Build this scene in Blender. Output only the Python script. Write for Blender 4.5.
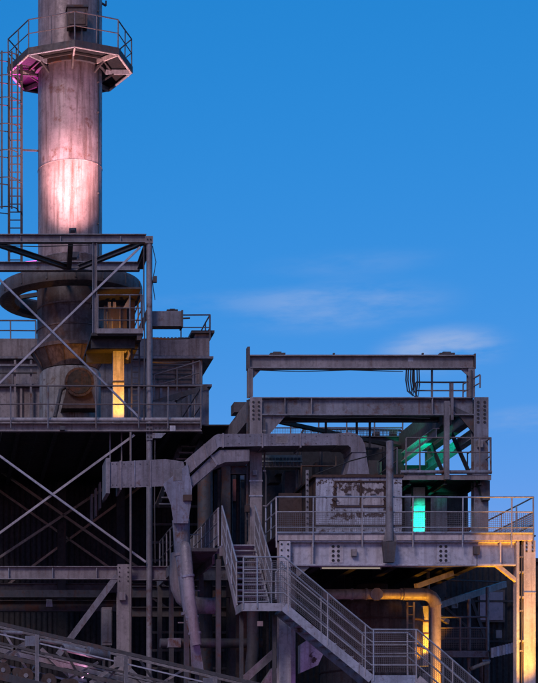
import bpy, math, random
from mathutils import Vector as V, Matrix
random.seed(7)
R = math.radians
scene = bpy.context.scene
for o in list(bpy.data.objects): bpy.data.objects.remove(o)
COL = scene.collection

# ------------------------------------------------------------------ camera
F, VX, HY, CZ = 1760.0, -60.0, 805.0, 1.6      # focal length / principal point in photo pixels, eye height
cd = bpy.data.cameras.new('camera'); cam = bpy.data.objects.new('camera', cd); COL.objects.link(cam)
cam.location = (0, 0, CZ); cam.rotation_euler = (R(90), 0, 0)
cd.sensor_fit = 'HORIZONTAL'; cd.sensor_width = 24.0; cd.lens = 24.0*F/538
cd.shift_x = (269-VX)/538; cd.shift_y = (HY-341.5)/538        # rising / shifted lens keeps the verticals upright
cd.clip_start = 0.5; cd.clip_end = 9000
scene.camera = cam
scene.render.resolution_x, scene.render.resolution_y = 807, 1024
scene.view_settings.view_transform = 'Standard'; scene.view_settings.look = 'None'
scene.view_settings.gamma = 1; scene.view_settings.exposure = 0.3

# ------------------------------------------------------------------ sky (dusk) and after-glow
SUN_EL, SUN_AZ = R(9), R(197)        # light comes from behind the camera, a little to the left
w = bpy.data.worlds.new('World'); scene.world = w; w.use_nodes = True
nt = w.node_tree; nt.nodes.clear(); N = nt.nodes.new; L = nt.links.new
out = N('ShaderNodeOutputWorld'); bg = N('ShaderNodeBackground'); L(bg.outputs[0], out.inputs[0])
sky = N('ShaderNodeTexSky'); sky.sky_type = 'NISHITA'; sky.sun_disc = False
sky.sun_elevation = SUN_EL; sky.sun_rotation = SUN_AZ; sky.air_density = 1.0; sky.dust_density = 0.15; sky.ozone_density = 6.0
# grade the dusk blue: flatter gradient, deeper red channel
sp = N('ShaderNodeSeparateColor'); cc = N('ShaderNodeCombineColor'); L(sky.outputs[0], sp.inputs[0])
def powmul(sock, p, k):
    a = N('ShaderNodeMath'); a.operation = 'POWER'; a.inputs[1].default_value = p; L(sock, a.inputs[0])
    b = N('ShaderNodeMath'); b.operation = 'MULTIPLY'; b.inputs[1].default_value = k; L(a.outputs[0], b.inputs[0]); return b.outputs[0]
mn = N('ShaderNodeMath'); mn.operation = 'MINIMUM'; L(powmul(sp.outputs[0], 2.3, 1.25), mn.inputs[0]); L(powmul(sp.outputs[0], .6, 2.3), mn.inputs[1])
L(mn.outputs[0], cc.inputs[0]); L(powmul(sp.outputs[1], .5, 1.33), cc.inputs[1]); L(powmul(sp.outputs[2], .46, 2.42), cc.inputs[2])
# thin wisps of cloud
tc = N('ShaderNodeTexCoord'); mp = N('ShaderNodeMapping'); mp.inputs['Scale'].default_value = (11, 11, 48)
L(tc.outputs['Generated'], mp.inputs[0])
no = N('ShaderNodeTexNoise'); no.inputs['Scale'].default_value = 1.6; no.inputs['Detail'].default_value = 7; no.inputs['Roughness'].default_value = .62
L(mp.outputs[0], no.inputs['Vector'])
acc = None
for (px, py, sx, sz, amp) in ((338, 307, .06, .014, .5), (442, 350, .034, .0125, 1.1), (350, 264, .05, .008, .16), (532, 420, .03, .008, .5), (240, 300, .06, .006, .2)):
    d = V(((px-VX)/F, 1, (HY-py)/F)).normalized()
    s1 = N('ShaderNodeVectorMath'); s1.operation = 'SUBTRACT'; s1.inputs[1].default_value = d; L(tc.outputs['Generated'], s1.inputs[0])
    s2 = N('ShaderNodeVectorMath'); s2.operation = 'MULTIPLY'; s2.inputs[1].default_value = (1/sx, 1/.3, 1/sz); L(s1.outputs[0], s2.inputs[0])
    s3 = N('ShaderNodeVectorMath'); s3.operation = 'LENGTH'; L(s2.outputs[0], s3.inputs[0])
    mr = N('ShaderNodeMapRange'); mr.interpolation_type = 'SMOOTHERSTEP'
    mr.inputs[1].default_value = 1.3; mr.inputs[2].default_value = .15; mr.inputs[3].default_value = 0; mr.inputs[4].default_value = amp
    L(s3.outputs['Value'], mr.inputs[0])
    if acc is None: acc = mr.outputs[0]
    else:
        a = N('ShaderNodeMath'); a.operation = 'ADD'; L(acc, a.inputs[0]); L(mr.outputs[0], a.inputs[1]); acc = a.outputs[0]
nr = N('ShaderNodeMapRange'); nr.inputs[1].default_value = .36; nr.inputs[2].default_value = .62; L(no.outputs[0], nr.inputs[0])
cm = N('ShaderNodeMath'); cm.operation = 'MULTIPLY'; L(acc, cm.inputs[0]); L(nr.outputs[0], cm.inputs[1])
mix = N('ShaderNodeMix'); mix.data_type = 'RGBA'; L(cm.outputs[0], mix.inputs[0]); L(cc.outputs[0], mix.inputs[6])
mix.inputs[7].default_value = (1.75, 2.75, 4.9, 1)
L(mix.outputs[2], bg.inputs[0]); bg.inputs[1].default_value = 0.125

sl = bpy.data.lights.new('afterglow', 'SUN'); so = bpy.data.objects.new('afterglow', sl); COL.objects.link(so)
sl.energy = 1.25; sl.angle = R(18); sl.color = (1.0, .84, .87)
so.rotation_euler = V((0, 0, 0)).to_track_quat('-Z', 'Y').to_euler()
sd = V((-0.6, -0.85, 0.82)).normalized()
so.rotation_euler = (-sd).to_track_quat('-Z', 'Y').to_euler()

# ------------------------------------------------------------------ materials
def mat(name, base, rust=0.0, rough=.6, streak=.35, metal=0.0, grime=.35, bump=.15, rustcol=(.09, .032, .014), chips=0.0, chipcol=(.05, .025, .018), scale=1.0, spec=.4, wear=0.0, seams=None):
    m = bpy.data.materials.new(name); m.use_nodes = True
    t = m.node_tree; b = t.nodes['Principled BSDF']; n = t.nodes.new; l = t.links.new
    b.inputs['Roughness'].default_value = rough; b.inputs['Metallic'].default_value = metal; b.inputs['Specular IOR Level'].default_value = spec
    c = n('ShaderNodeTexCoord')
    info = n('ShaderNodeObjectInfo')
    add = n('ShaderNodeVectorMath'); add.operation = 'ADD'
    rm = n('ShaderNodeVectorMath'); rm.operation = 'SCALE'; rm.inputs[0].default_value = (17, 5, 0); l(info.outputs['Random'], rm.inputs['Scale'])
    l(c.outputs['Object'], add.inputs[0]); l(rm.outputs[0], add.inputs[1])
    def noise(sc, det, vec=None, ro=.6):
        x = n('ShaderNodeTexNoise'); x.inputs['Scale'].default_value = sc*scale; x.inputs['Detail'].default_value = det; x.inputs['Roughness'].default_value = ro
        l(vec or add.outputs[0], x.inputs['Vector']); return x.outputs[0]
    def ramp(sock, a, bb, lo=0.0, hi=1.0):
        x = n('ShaderNodeMapRange'); x.inputs[1].default_value = a; x.inputs[2].default_value = bb; x.inputs[3].default_value = lo; x.inputs[4].default_value = hi
        l(sock, x.inputs[0]); return x.outputs[0]
    def mixc(f, A, B, mode='MIX'):
        x = n('ShaderNodeMix'); x.data_type = 'RGBA'; x.blend_type = mode
        if isinstance(f, (int, float)): x.inputs[0].default_value = f
        else: l(f, x.inputs[0])
        for i, q in ((6, A), (7, B)):
            if isinstance(q, tuple): x.inputs[i].default_value = (*q, 1)
            else: l(q, x.inputs[i])
        return x.outputs[2]
    mpn = n('ShaderNodeMapping'); mpn.inputs['Scale'].default_value = (6, 6, .35); l(add.outputs[0], mpn.inputs[0])
    big = ramp(noise(.9, 5), .3, .7)
    dk = tuple(x*(1-grime) for x in base); lt = tuple(min(1, x*(1+grime*.45)) for x in base)
    col = mixc(big, dk, lt)
    st = noise(1.2, 5, mpn.outputs[0])
    col = mixc(ramp(st, .46, .66, 0, streak), col, (base[0]*.32, base[1]*.25, base[2]*.22))
    fine = noise(9, 4)
    col = mixc(ramp(fine, .5, .72, 0, .6), col, tuple(x*.42 for x in base))
    col = mixc(ramp(noise(34, 3), .56, .74, 0, .4), col, tuple(min(1, x*1.7) for x in base))
    pr = ramp(info.outputs['Random'], 0, 1, .86, 1.12)
    hv = n('ShaderNodeHueSaturation'); l(col, hv.inputs['Color']); l(pr, hv.inputs['Value']); col = hv.outputs[0]
    rf_ = n('ShaderNodeMath'); rf_.operation = 'FRACT'; rq = n('ShaderNodeMath'); rq.operation = 'MULTIPLY'; rq.inputs[1].default_value = 37.7
    l(info.outputs['Random'], rq.inputs[0]); l(rq.outputs[0], rf_.inputs[0])
    col = mixc(1.0, col, mixc(rf_.outputs[0], (1.1, .97, .88), (.9, .98, 1.1)), 'MULTIPLY')
    rsock = None
    if chips:
        k = noise(2.6, 8, None, .7)
        if seams:      # paint has come away round the hatch and along the bottom seam
            sxyz = n('ShaderNodeSeparateXYZ'); l(c.outputs['Object'], sxyz.inputs[0])
            def mth(op, a, bb):
                x = n('ShaderNodeMath'); x.operation = op
                for i, q in enumerate((a, bb)):
                    if isinstance(q, (int, float)): x.inputs[i].default_value = q
                    elif q is not None: l(q, x.inputs[i])
                return x.outputs[0]
            for (cx_, cz_, hw, hh, rad, amt) in seams:
                dx = mth('SUBTRACT', mth('ABSOLUTE', mth('SUBTRACT', sxyz.outputs[0], cx_), None), hw)
                dz_ = mth('SUBTRACT', mth('ABSOLUTE', mth('SUBTRACT', sxyz.outputs[2], cz_), None), hh)
                dd = mth('ABSOLUTE', mth('MAXIMUM', dx, dz_), None)
                k = mth('ADD', k, ramp(dd, rad, 0, 0, amt))
        k = ramp(k, .62-chips*.3, .66-chips*.3)
        col = mixc(k, col, chipcol)
    if rust:
        k = noise(1.7, 9, None, .72)
        ka = n('ShaderNodeMath'); ka.operation = 'ADD'; l(k, ka.inputs[0]); l(ramp(rf_.outputs[0], 0, 1, -.05, .06), ka.inputs[1]); k = ka.outputs[0]
        k2 = ramp(k, .66-rust*.35, .78-rust*.35)
        col = mixc(k2, col, rustcol)
        k3 = ramp(noise(1.6, 6, mpn.outputs[0]), .62-rust*.25, .85-rust*.25, 0, .75)
        col = mixc(k3, col, tuple(x*1.1 for x in rustcol))
    if wear:       # paint rubbed pale along the edges
        bv = n('ShaderNodeBevel'); bv.samples = 4; bv.inputs['Radius'].default_value = .022
        gm = n('ShaderNodeNewGeometry'); dp = n('ShaderNodeVectorMath'); dp.operation = 'DOT_PRODUCT'
        l(bv.outputs[0], dp.inputs[0]); l(gm.outputs['Normal'], dp.inputs[1])
        e = ramp(dp.outputs['Value'], .985, .8, 0, wear)
        em = n('ShaderNodeMath'); em.operation = 'MULTIPLY'; l(e, em.inputs[0]); l(ramp(noise(5, 5), .35, .6), em.inputs[1])
        col = mixc(em.outputs[0], col, tuple(min(1, x*1.9+.05) for x in base))
    l(col, b.inputs['Base Color'])
    rr = ramp(fine, .3, .7, max(.05, rough-.12), min(1, rough+.18)); l(rr, b.inputs['Roughness'])
    if bump:
        bp = n('ShaderNodeBump'); bp.inputs['Strength'].default_value = bump; bp.inputs['Distance'].default_value = .02
        l(noise(14, 5), bp.inputs['Height']); l(bp.outputs[0], b.inputs['Normal'])
    return m

def emit(name, col, s):
    m = bpy.data.materials.new(name); m.use_nodes = True
    b = m.node_tree.nodes['Principled BSDF']; b.inputs['Base Color'].default_value = (*col, 1)
    b.inputs['Emission Color'].default_value = (*col, 1); b.inputs['Emission Strength'].default_value = s
    return m

M = dict(
    steel=mat('grey_steel', (.215, .196, .204), rust=.25, rough=.52, grime=.5, streak=.5, wear=.7),
    steel_dark=mat('dark_steel', (.07, .062, .063), rust=.26, rough=.6, wear=.5),
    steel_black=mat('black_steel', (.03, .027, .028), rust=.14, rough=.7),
    girder=mat('pale_girder_steel', (.44, .40, .42), rust=.12, rough=.48, streak=.45, wear=.5),
    galv=mat('galvanised_rail', (.36, .35, .37), rust=.10, rough=.4, metal=.25, bump=.05),
    rail=mat('painted_rail', (.16, .14, .145), rust=.22, rough=.5, bump=.05),
    duct=mat('duct_sheet', (.225, .205, .228), rust=.17, rough=.45, streak=.6, grime=.45, bump=.3, wear=.6),
    chimney=mat('chimney_steel', (.31, .225, .21), rust=.17, rough=.40, streak=.85, grime=.5, metal=.08, rustcol=(.10, .03, .014)),
    chimney_low=mat('rusty_chimney_shell', (.14, .10, .09), rust=.4, rough=.6, streak=1.0, grime=.75, rustcol=(.055, .026, .018)),
    concrete=mat('stained_concrete', (.33, .285, .245), rust=.24, rough=.8, streak=1.0, grime=.6, rustcol=(.10, .06, .04)),
    cladding=mat('grey_cladding', (.25, .225, .23), rust=.2, rough=.62, streak=.7, wear=.4),
    ring=mat('ring_sheet', (.10, .088, .092), rust=.22, rough=.55, streak=.6),
    tank=mat('dimmed_tank', (.15, .12, .10), rust=.3, rough=.7, streak=.9, grime=.6),  # base colour darkened to offset amber light spilling onto the tank
    black=mat('gloom_cladding', (.022, .02, .022), rust=.08, rough=.75, streak=.3),  # near-black paint, darkened further to hold the gloom of the interiors
    rust=mat('rusted_plate', (.07, .04, .03), rust=.3, rough=.75, rustcol=(.05, .024, .016)),
    bin=mat('peeling_white_paint', (.46, .41, .42), rust=.2, rough=.6, streak=.7, chips=.12, rustcol=(.085, .04, .026)),
    bin_front=mat('peeling_white_bin_front', (.43, .39, .40), rust=.14, rough=.6, streak=.7, chips=.06, rustcol=(.085, .04, .026), scale=2.3,
                  seams=[(.07, 1.26, .78, .38, .16, .17), (.07, 1.26, .02, .38, .12, .12), (.0, .32, 1.4, .01, .2, .13), (0, 1.85, 1.4, .01, .12, .12)]),
    brick=mat('red_brick', (.26, .075, .055), rust=.1, rough=.85),
    glass=mat('dim_glass', (.05, .08, .12), rough=.12, bump=0, spec=.8),
    cream=mat('cream_louvre', (.46, .42, .35), rust=.12, rough=.6),
    pipe=mat('amber_tinted_tan', (.36, .30, .22), rust=.26, rough=.48, streak=.6),  # tan base colour holds part of the amber light on the bent pipe
    box=mat('lamp_housing', (.06, .055, .06), rough=.5),
    brown=mat('brown_box', (.12, .07, .05), rust=.28, rough=.55),
    pale=mat('pale_paint', (.5, .48, .5), rust=.14, rough=.6, grime=.5, streak=.6),
    gravel=mat('yard_gravel', (.075, .07, .07), rough=.95, scale=.6),
    cable=mat('black_cable', (.02, .02, .022), rough=.6, bump=0),
)

# ------------------------------------------------------------------ helpers
def W(px, py, Y): return V(((px-VX)/F*Y, Y, CZ+(HY-py)/F*Y))
def wx(px, Y): return (px-VX)/F*Y
def wz(py, Y): return CZ+(HY-py)/F*Y
def basis(d, up=(0, 0, 1)):
    d = d.normalized(); up = V(up)
    if abs(d.dot(up)) > .98: up = V((0, 1, 0)) if abs(d.y) < .9 else V((1, 0, 0))
    s = d.cross(up).normalized(); u = s.cross(d).normalized()
    return d, s, u
class MB:
    def __init__(s): s.v = []; s.f = []; s.smooth = False
    def box(s, a, b):
        x0, x1 = sorted((a[0], b[0])); y0, y1 = sorted((a[1], b[1])); z0, z1 = sorted((a[2], b[2])); o = len(s.v)
        s.v += [V((x, y, z)) for z in (z0, z1) for x, y in ((x0, y0), (x1, y0), (x1, y1), (x0, y1))]
        s.f += [(o+3, o+2, o+1, o), (o+4, o+5, o+6, o+7)] + [(o+i, o+(i+1) % 4, o+4+(i+1) % 4, o+4+i) for i in range(4)]
        return s
    def pbox(s, x0, y0, x1, y1, Y, d): return s.box((wx(x0, Y), Y, wz(y1, Y)), (wx(x1, Y), Y+d, wz(y0, Y)))
    def loft(s, rings, close=False, cap=True):
        o = len(s.v); n = len(rings[0]); k = len(rings)
        for r in rings: s.v += [V(p) for p in r]
        for i in range(k if close else k-1):
            a = o+i*n; b = o+((i+1) % k)*n
            for j in range(n): s.f.append((a+j, a+(j+1) % n, b+(j+1) % n, b+j))
        if cap and not close: s.f += [tuple(o+j for j in reversed(range(n))), tuple(o+(k-1)*n+j for j in range(n))]
        return s
    def sect(s, p, q, poly, up=(0, 0, 1)):
        p, q = V(p), V(q); d, sd, u = basis(q-p, up)
        return s.loft([[c+sd*a+u*b for a, b in poly] for c in (p, q)])
    def bar(s, p, q, w, h, up=(0, 0, 1)):
        return s.sect(p, q, [(-w/2, -h/2), (w/2, -h/2), (w/2, h/2), (-w/2, h/2)], up)
    def ibeam(s, p, q, h, b, up=(0, 0, 1), tf=.022, tw=.016):
        x, y, t = b/2, h/2, tw/2
        return s.sect(p, q, [(-x, -y), (x, -y), (x, -y+tf), (t, -y+tf), (t, y-tf), (x, y-tf), (x, y), (-x, y), (-x, y-tf), (-t, y-tf), (-t, -y+tf), (-x, -y+tf)], up)
    def angle(s, p, q, a=.08, t=.01, up=(0, 0, 1)):
        return s.sect(p, q, [(0, 0), (a, 0), (a, t), (t, t), (t, a), (0, a)], up)
    def tube(s, pts, r, n=10, cap=True):
        pts = [V(p) for p in pts]; s.smooth = True; rings = []; pu = None
        for i, p in enumerate(pts):
            a = (p-pts[i-1]).normalized() if i else None; b = (pts[i+1]-p).normalized() if i+1 < len(pts) else None
            d = ((a or b)+(b or a)).normalized()
            if pu is None: _, sd, u = basis(d)
            else: sd = d.cross(pu).normalized(); u = sd.cross(d).normalized()
            pu = u
            rr = r[i] if isinstance(r, (list, tuple)) else r
            k = 1.0
            if a and b: k = 1/max(.5, a.dot(d))
            rings.append([p+(sd*math.cos(t)+u*math.sin(t))*rr*(k if False else 1) for t in [2*math.pi*j/n for j in range(n)]])
        return s.loft(rings, cap=cap)
    def lathe(s, c, prof, n=32, a0=0, a1=2*math.pi):
        s.smooth = True; full = abs(a1-a0-2*math.pi) < 1e-6; k = n if full else n+1; rings = []
        for i in range(k):
            a = a0+(a1-a0)*i/n
            rings.append([V((c[0]+r*math.cos(a), c[1]+r*math.sin(a), c[2]+z)) for r, z in prof])
        return s.loft(rings, close=full)
    def prism(s, poly, vec):       # polygon of points extruded along vec
        vec = V(vec); return s.loft([[V(p) for p in poly], [V(p)+vec for p in poly]])
    def ppoly(s, pix, Y, d): return s.prism([W(x, y, Y) for x, y in pix], (0, d, 0))
def link(name, mb, m, parent=None, label=None):
    me = bpy.data.meshes.new(name); root = parent
    off = V((0, 0, 0))
    while root is not None:
        off += root.location; root = root.parent
    me.from_pydata([v-off for v in mb.v], [], mb.f); me.materials.append(M[m] if isinstance(m, str) else m)
    me.update()
    if mb.smooth:
        me.shade_smooth()
        me.set_sharp_from_angle(angle=R(38))
    o = bpy.data.objects.new(name, me); COL.objects.link(o); o.parent = parent
    if label: o['label'] = label
    return o
def thing(name, label, cat, loc, group=None):
    o = bpy.data.objects.new(name, None); COL.objects.link(o); o.location = loc; o.empty_display_size = .2
    o['label'] = label; o['category'] = cat
    if group: o['group'] = group
    return o
def struct(o): o['kind'] = 'structure'; return o
def stuff(o): o['kind'] = 'stuff'; return o
_bolt = None
def bolt(parent, p, r=.032, d=.022):       # hexagonal bolt head on a front face, one shared mesh
    global _bolt
    if _bolt is None:
        mb = MB(); mb.prism([V((math.cos(k*math.pi/3), 0, math.sin(k*math.pi/3))) for k in range(6)], (0, -.7, 0))
        me = bpy.data.meshes.new('bolt'); me.from_pydata(mb.v, [], mb.f); me.materials.append(M['steel_black']); _bolt = me
    o = bpy.data.objects.new('bolt', _bolt); COL.objects.link(o); o.parent = parent
    off = V((0, 0, 0)); q = parent
    while q is not None: off += q.location; q = q.parent
    o.location = V(p)-off; o.scale = (r, r, r); return o
def along(pts, spacing):
    res = []
    for i in range(len(pts)-1):
        a, b = pts[i], pts[i+1]; n = max(1, round((b-a).length/spacing))
        for k in range(n): res.append(a.lerp(b, k/n))
    res.append(pts[-1]); return res
def railing(parent, pts, h=1.1, mids=(.55,), spacing=1.5, posts=None, below=0.0, r=.021, m='rail', toe=0.0, mesh=False, flat=False, pname='handrail'):
    pts = [V(p) for p in pts]; Z = V((0, 0, 1))
    jit = lambda k: V((random.uniform(-k, k), random.uniform(-k, k), random.uniform(-k, k)))
    def wav(z):
        q = along(pts, 1.1); return [p+Z*z+jit(.009) if 0 < i < len(q)-1 else p+Z*z for i, p in enumerate(q)]
    hr = link(pname, MB().tube(wav(h), r, 8), m, parent)
    for k in mids: link('mid_rail', MB().tube(wav(k), r*.8, 8), m, hr)
    ps = posts if posts is not None else along(pts, spacing)
    for p in ps:
        p = V(p)
        if flat: mb = MB().box(p+V((-.03, -.008, -below)), p+V((.03, .008, h-r)))
        else: mb = MB().tube([p-Z*below, p+Z*(h-r*.5)+V((random.uniform(-.014, .014), 0, 0))], r*.95, 8)
        link('post', mb, m, hr)
    if toe:
        for a, b in zip(pts, pts[1:]): link('toe_board', MB().bar(a+Z*toe/2, b+Z*toe/2, .008, toe), m, hr)
    if mesh:
        lo, hi = .1, (max(mids) if mids else h)-.03
        if mesh == 'full': hi = h-.05
        bays = []
        for a, b in zip(ps, ps[1:]): bays.append((V(a), V(b)))
        for a, b in bays:
            mb = MB(); Lh = V((b.x-a.x, b.y-a.y, 0)).length; n = max(2, int(Lh/.055))
            for i in range(1, n):
                c = a.lerp(b, i/n); mb.bar(c+Z*lo, c+Z*hi, .008, .008)
            k = int((hi-lo)/.055)
            for i in range(k+1):
                z = lo+(hi-lo)*i/k; mb.bar(a+Z*z, b+Z*z, .008, .008)
            link('mesh_panel', mb, 'rail', hr)
    return hr
def spot(name, label, loc, target, col, watts, angle=60, size=.06, lens=True, blend=.6, body=.16, group=None):
    loc, target = V(loc), V(target)
    t = thing(name, label, 'floodlight', loc, 'coloured floodlights around the plant')
    d = (target-loc).normalized()
    _, s, u = basis(d)
    hb = MB(); k = body
    hb.loft([[loc-d*k*.9+s*a*k*.55+u*b*k*.4 for a, b in ((-1, -1), (1, -1), (1, 1), (-1, 1))],
             [loc-d*.01+s*a*k+u*b*k*.75 for a, b in ((-1, -1), (1, -1), (1, 1), (-1, 1))]])
    link('housing', hb, 'box', t)
    link('bracket', MB().bar(loc-d*k*.5+s*k*.95, loc-d*k*.5+s*k*.95-V((0, 0, k*1.6)), .03, .012).bar(loc-d*k*.5-s*k*.95, loc-d*k*.5-s*k*.95-V((0, 0, k*1.6)), .03, .012)
         .bar(loc-d*k*.5+s*k*.97-V((0, 0, k*1.6)), loc-d*k*.5-s*k*.97-V((0, 0, k*1.6)), .03, .012), 'steel_dark', t)
    if lens: link('lens', MB().prism([loc+s*a*k*.88+u*b*k*.62 for a, b in ((-1, -1), (1, -1), (1, 1), (-1, 1))], d*.008), emit(name+'_glow', col, 4), t)
    ld = bpy.data.lights.new(name+'_lamp', 'SPOT'); ld.energy = watts; ld.color = col; ld.spot_size = R(angle); ld.spot_blend = blend; ld.shadow_soft_size = size
    lo = bpy.data.objects.new('lamp', ld); COL.objects.link(lo); lo.parent = t; lo.location = d*.06; lo.rotation_euler = d.to_track_quat('-Z', 'Y').to_euler()
    return t
def corrugated(parent, x0, x1, z0, z1, Y, m, name='wall_panel', pw=1.05, amp=.035, n=5, axis='x'):
    k = max(1, round((x1-x0)/pw)); pw = (x1-x0)/k
    for i in range(k):
        a = x0+i*pw; b = x0+(i+1)*pw+.02; prof = []; Y += .004 if i % 2 else -.004
        for j in range(n*4+1):
            t = j/(n*4); ph = j % 4; prof.append((a+(b-a)*t, -amp if ph in (1, 2) else 0))
        f = [(x, Y+q) for x, q in prof]; bk = [(x, Y+q+.02) for x, q in reversed(prof)]
        if axis == 'y': poly = [V((Y+(q-Y), x, z0)) for x, q in f+bk]
        else: poly = [V((x, q, z0)) for x, q in f+bk]
        link(name, MB().prism(poly, (0, 0, z1-z0)), m, parent)

# ------------------------------------------------------------------ ground
g = MB(); g.box((-3000, -600, -.3), (3000, 5000, 0)); struct(link('ground', g, 'gravel'))

# ================================================================== CHIMNEY
CY = 64.2; CX = wx(70, CY); sc = F/CY; CR = 32/sc
ch = thing('chimney', 'tall rust-streaked round steel chimney glowing pink, with an octagonal platform', 'chimney', (CX, CY, 0))
c0 = (CX, CY, 0)
zz = lambda py: wz(py, CY)
def shell(name, m, y0, y1, r0, r1):
    return link(name, MB().lathe(c0, [(r1, zz(y1)), (r0, zz(y0)), (r0-.05, zz(y0)), (r1-.05, zz(y1))], 64), m, ch)
for a, b in ((-140, -30), (-30, 62), (62, 171), (171, 262)):
    shell('shaft_section', 'chimney', a+.15, b-.15, CR, CR)
    link('weld_band', MB().lathe(c0, [(CR-.01, zz(b+.35)), (CR+.012, zz(b+.35)), (CR+.012, zz(b-.35)), (CR-.01, zz(b-.35))], 64), 'chimney', ch)
shell('lower_shell', 'chimney_low', 262.5, 350, CR+.03, CR+.03)
for k in range(3): link('shell_seam', MB().lathe(c0, [(CR, zz(290+k*21)), (CR+.055, zz(290+k*21)), (CR+.055, zz(288.6+k*21)), (CR, zz(288.6+k*21))], 64), 'chimney_low', ch)
link('collar', MB().lathe(c0, [(CR, zz(353.5)), (CR+.27, zz(353.5)), (CR+.27, zz(350)), (CR, zz(350))], 64), 'chimney_low', ch)
shell('cone', 'chimney_low', 353.6, 371, CR+.2, CR-.16)
link('base_drum', MB().lathe(c0, [(CR-.14, zz(372)), (CR-.06, zz(375)), (CR-.04, wz(424, 58)-.01), (CR-.2, wz(424, 58)-.01), (CR-.2, zz(372))], 64), 'concrete', ch)
for k in range(12):      # gusset plates under the collar
    a = k*math.pi/6+.26; c, s_ = math.cos(a), math.sin(a)
    P = lambda r, z: V((CX+r*c, CY+r*s_, z))
    tv = V((-s_, c, 0))*.02
    link('gusset', MB().prism([P(CR-.1, zz(370))-tv, P(CR+.25, zz(354))-tv, P(CR, zz(354))-tv], tv*2), 'chimney_low', ch)
# inspection nozzle facing the camera
nx, nzz = wx(78, CY-1.2), wz(386, CY-1.2)
nz = link('nozzle', MB().tube([(nx, CY-.7, nzz), (nx, CY-1.75, nzz)], .44, 28), 'rust', ch)
link('flange', MB().tube([(nx, CY-1.76, nzz), (nx, CY-1.82, nzz)], .52, 28), 'rust', nz)
link('mouth_shade', MB().tube([(nx, CY-1.825, nzz), (nx, CY-1.84, nzz)], [.43, .42], 28), 'black', nz)  # black disc stands for the shaded inside of the open nozzle
for k in range(12): link('flange_bolt', MB().tube([(nx+.475*math.cos(k*.5236), CY-1.82, nzz+.475*math.sin(k*.5236)), (nx+.475*math.cos(k*.5236), CY-1.86, nzz+.475*math.sin(k*.5236))], .025, 6), 'rust', nz)
link('nozzle_skirt', MB().loft([[V((nx+a*.62, CY-1.4+b*.35, wz(419, CY))) for a, b in ((-1, -1), (1, -1), (1, 1), (-1, 1))], [V((nx+a*.42, CY-1.3+b*.25, wz(398, CY))) for a, b in ((-1, -1), (1, -1), (1, 1), (-1, 1))]]), 'rust', ch)
link('sight_pipe', MB().tube([W(55, 417, CY-1.6), W(61, 390, CY-1.5), W(70, 384, CY-1.3)], .07, 10), 'steel_dark', ch)
# octagonal platform
PZ = zz(74); OR = 62.5/sc
oct_ = lambda r, z, k: V((CX+r*math.sin(k*math.pi/4), CY-r*math.cos(k*math.pi/4), z))
plat = link('platform', MB().lathe((CX, CY, 0), [(CR+.005, PZ+.16), (CR+.12, PZ+.16), (CR+.12, PZ-.02), (CR+.005, PZ-.02)], 48), 'steel_dark', ch)
for k in range(8):
    a, b = oct_(OR-.02, PZ+.2, k), oct_(OR-.02, PZ+.2, k+1); c, d = oct_(CR+.1, PZ+.2, k+1), oct_(CR+.1, PZ+.2, k)
    link('deck_plate', MB().prism([a, b, c, d], (0, 0, .02)), 'steel_black', plat)
    link('fascia', MB().bar(oct_(OR, PZ+.14, k), oct_(OR, PZ+.14, k+1), .02, .24), 'steel_dark', plat)
    link('edge_angle', MB().bar(oct_(OR-.05, PZ+.03, k), oct_(OR-.05, PZ+.03, k+1), .07, .04), 'pale', plat)  # edges and radial beams coloured pale to glow pink against black plates
    link('radial_beam', MB().bar(oct_(CR-.01, PZ+.06, k), oct_(OR-.07, PZ+.06, k), .06, .16), 'pale', plat)
    link('bracket', MB().bar(oct_(CR-.01, PZ-.28, k), oct_(CR+.42, PZ-.01, k), .06, .05), 'steel_dark', plat)
    link('joist', MB().bar(oct_(CR+.33, PZ+.13, k), oct_(CR+.33, PZ+.13, k+1), .05, .07), 'steel_dark', plat)
pp = []
for k in range(8):
    pp += [oct_(OR-.03, PZ+.22, k), (oct_(OR-.03, PZ+.22, k)+oct_(OR-.03, PZ+.22, k+1))/2]
railing(ch, [oct_(OR-.03, PZ+.22, k) for k in range(9)], h=1.05, mids=(.55,), posts=pp, r=.024, m='rail')
link('stay_bracket', MB().bar(W(101, 3, CY), W(106, 6, CY), .06, .06).bar(W(106, 6, CY), W(106, 1, CY), .05, .05), 'steel_dark', ch)

cb = thing('equipment_box', 'brown rusty box on the front railing of the chimney platform', 'box', W(77.5, 46, CY-CR-.55))
link('cabinet', MB().pbox(67.5, 7, 87.5, 26, CY-CR-.55, .45), 'brown', cb)
link('hood', MB().pbox(66.5, 4.6, 88.5, 6.8, CY-CR-.6, .55), 'steel_dark', cb)
link('cabinet_door', MB().pbox(69.5, 9, 85.5, 24, CY-CR-.575, .024), 'brown', cb)
for x in (74, 81): link('leg', MB().pbox(x, 26.1, x+1.6, 46, CY-CR-.4, .06), 'steel_dark', cb)

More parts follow.
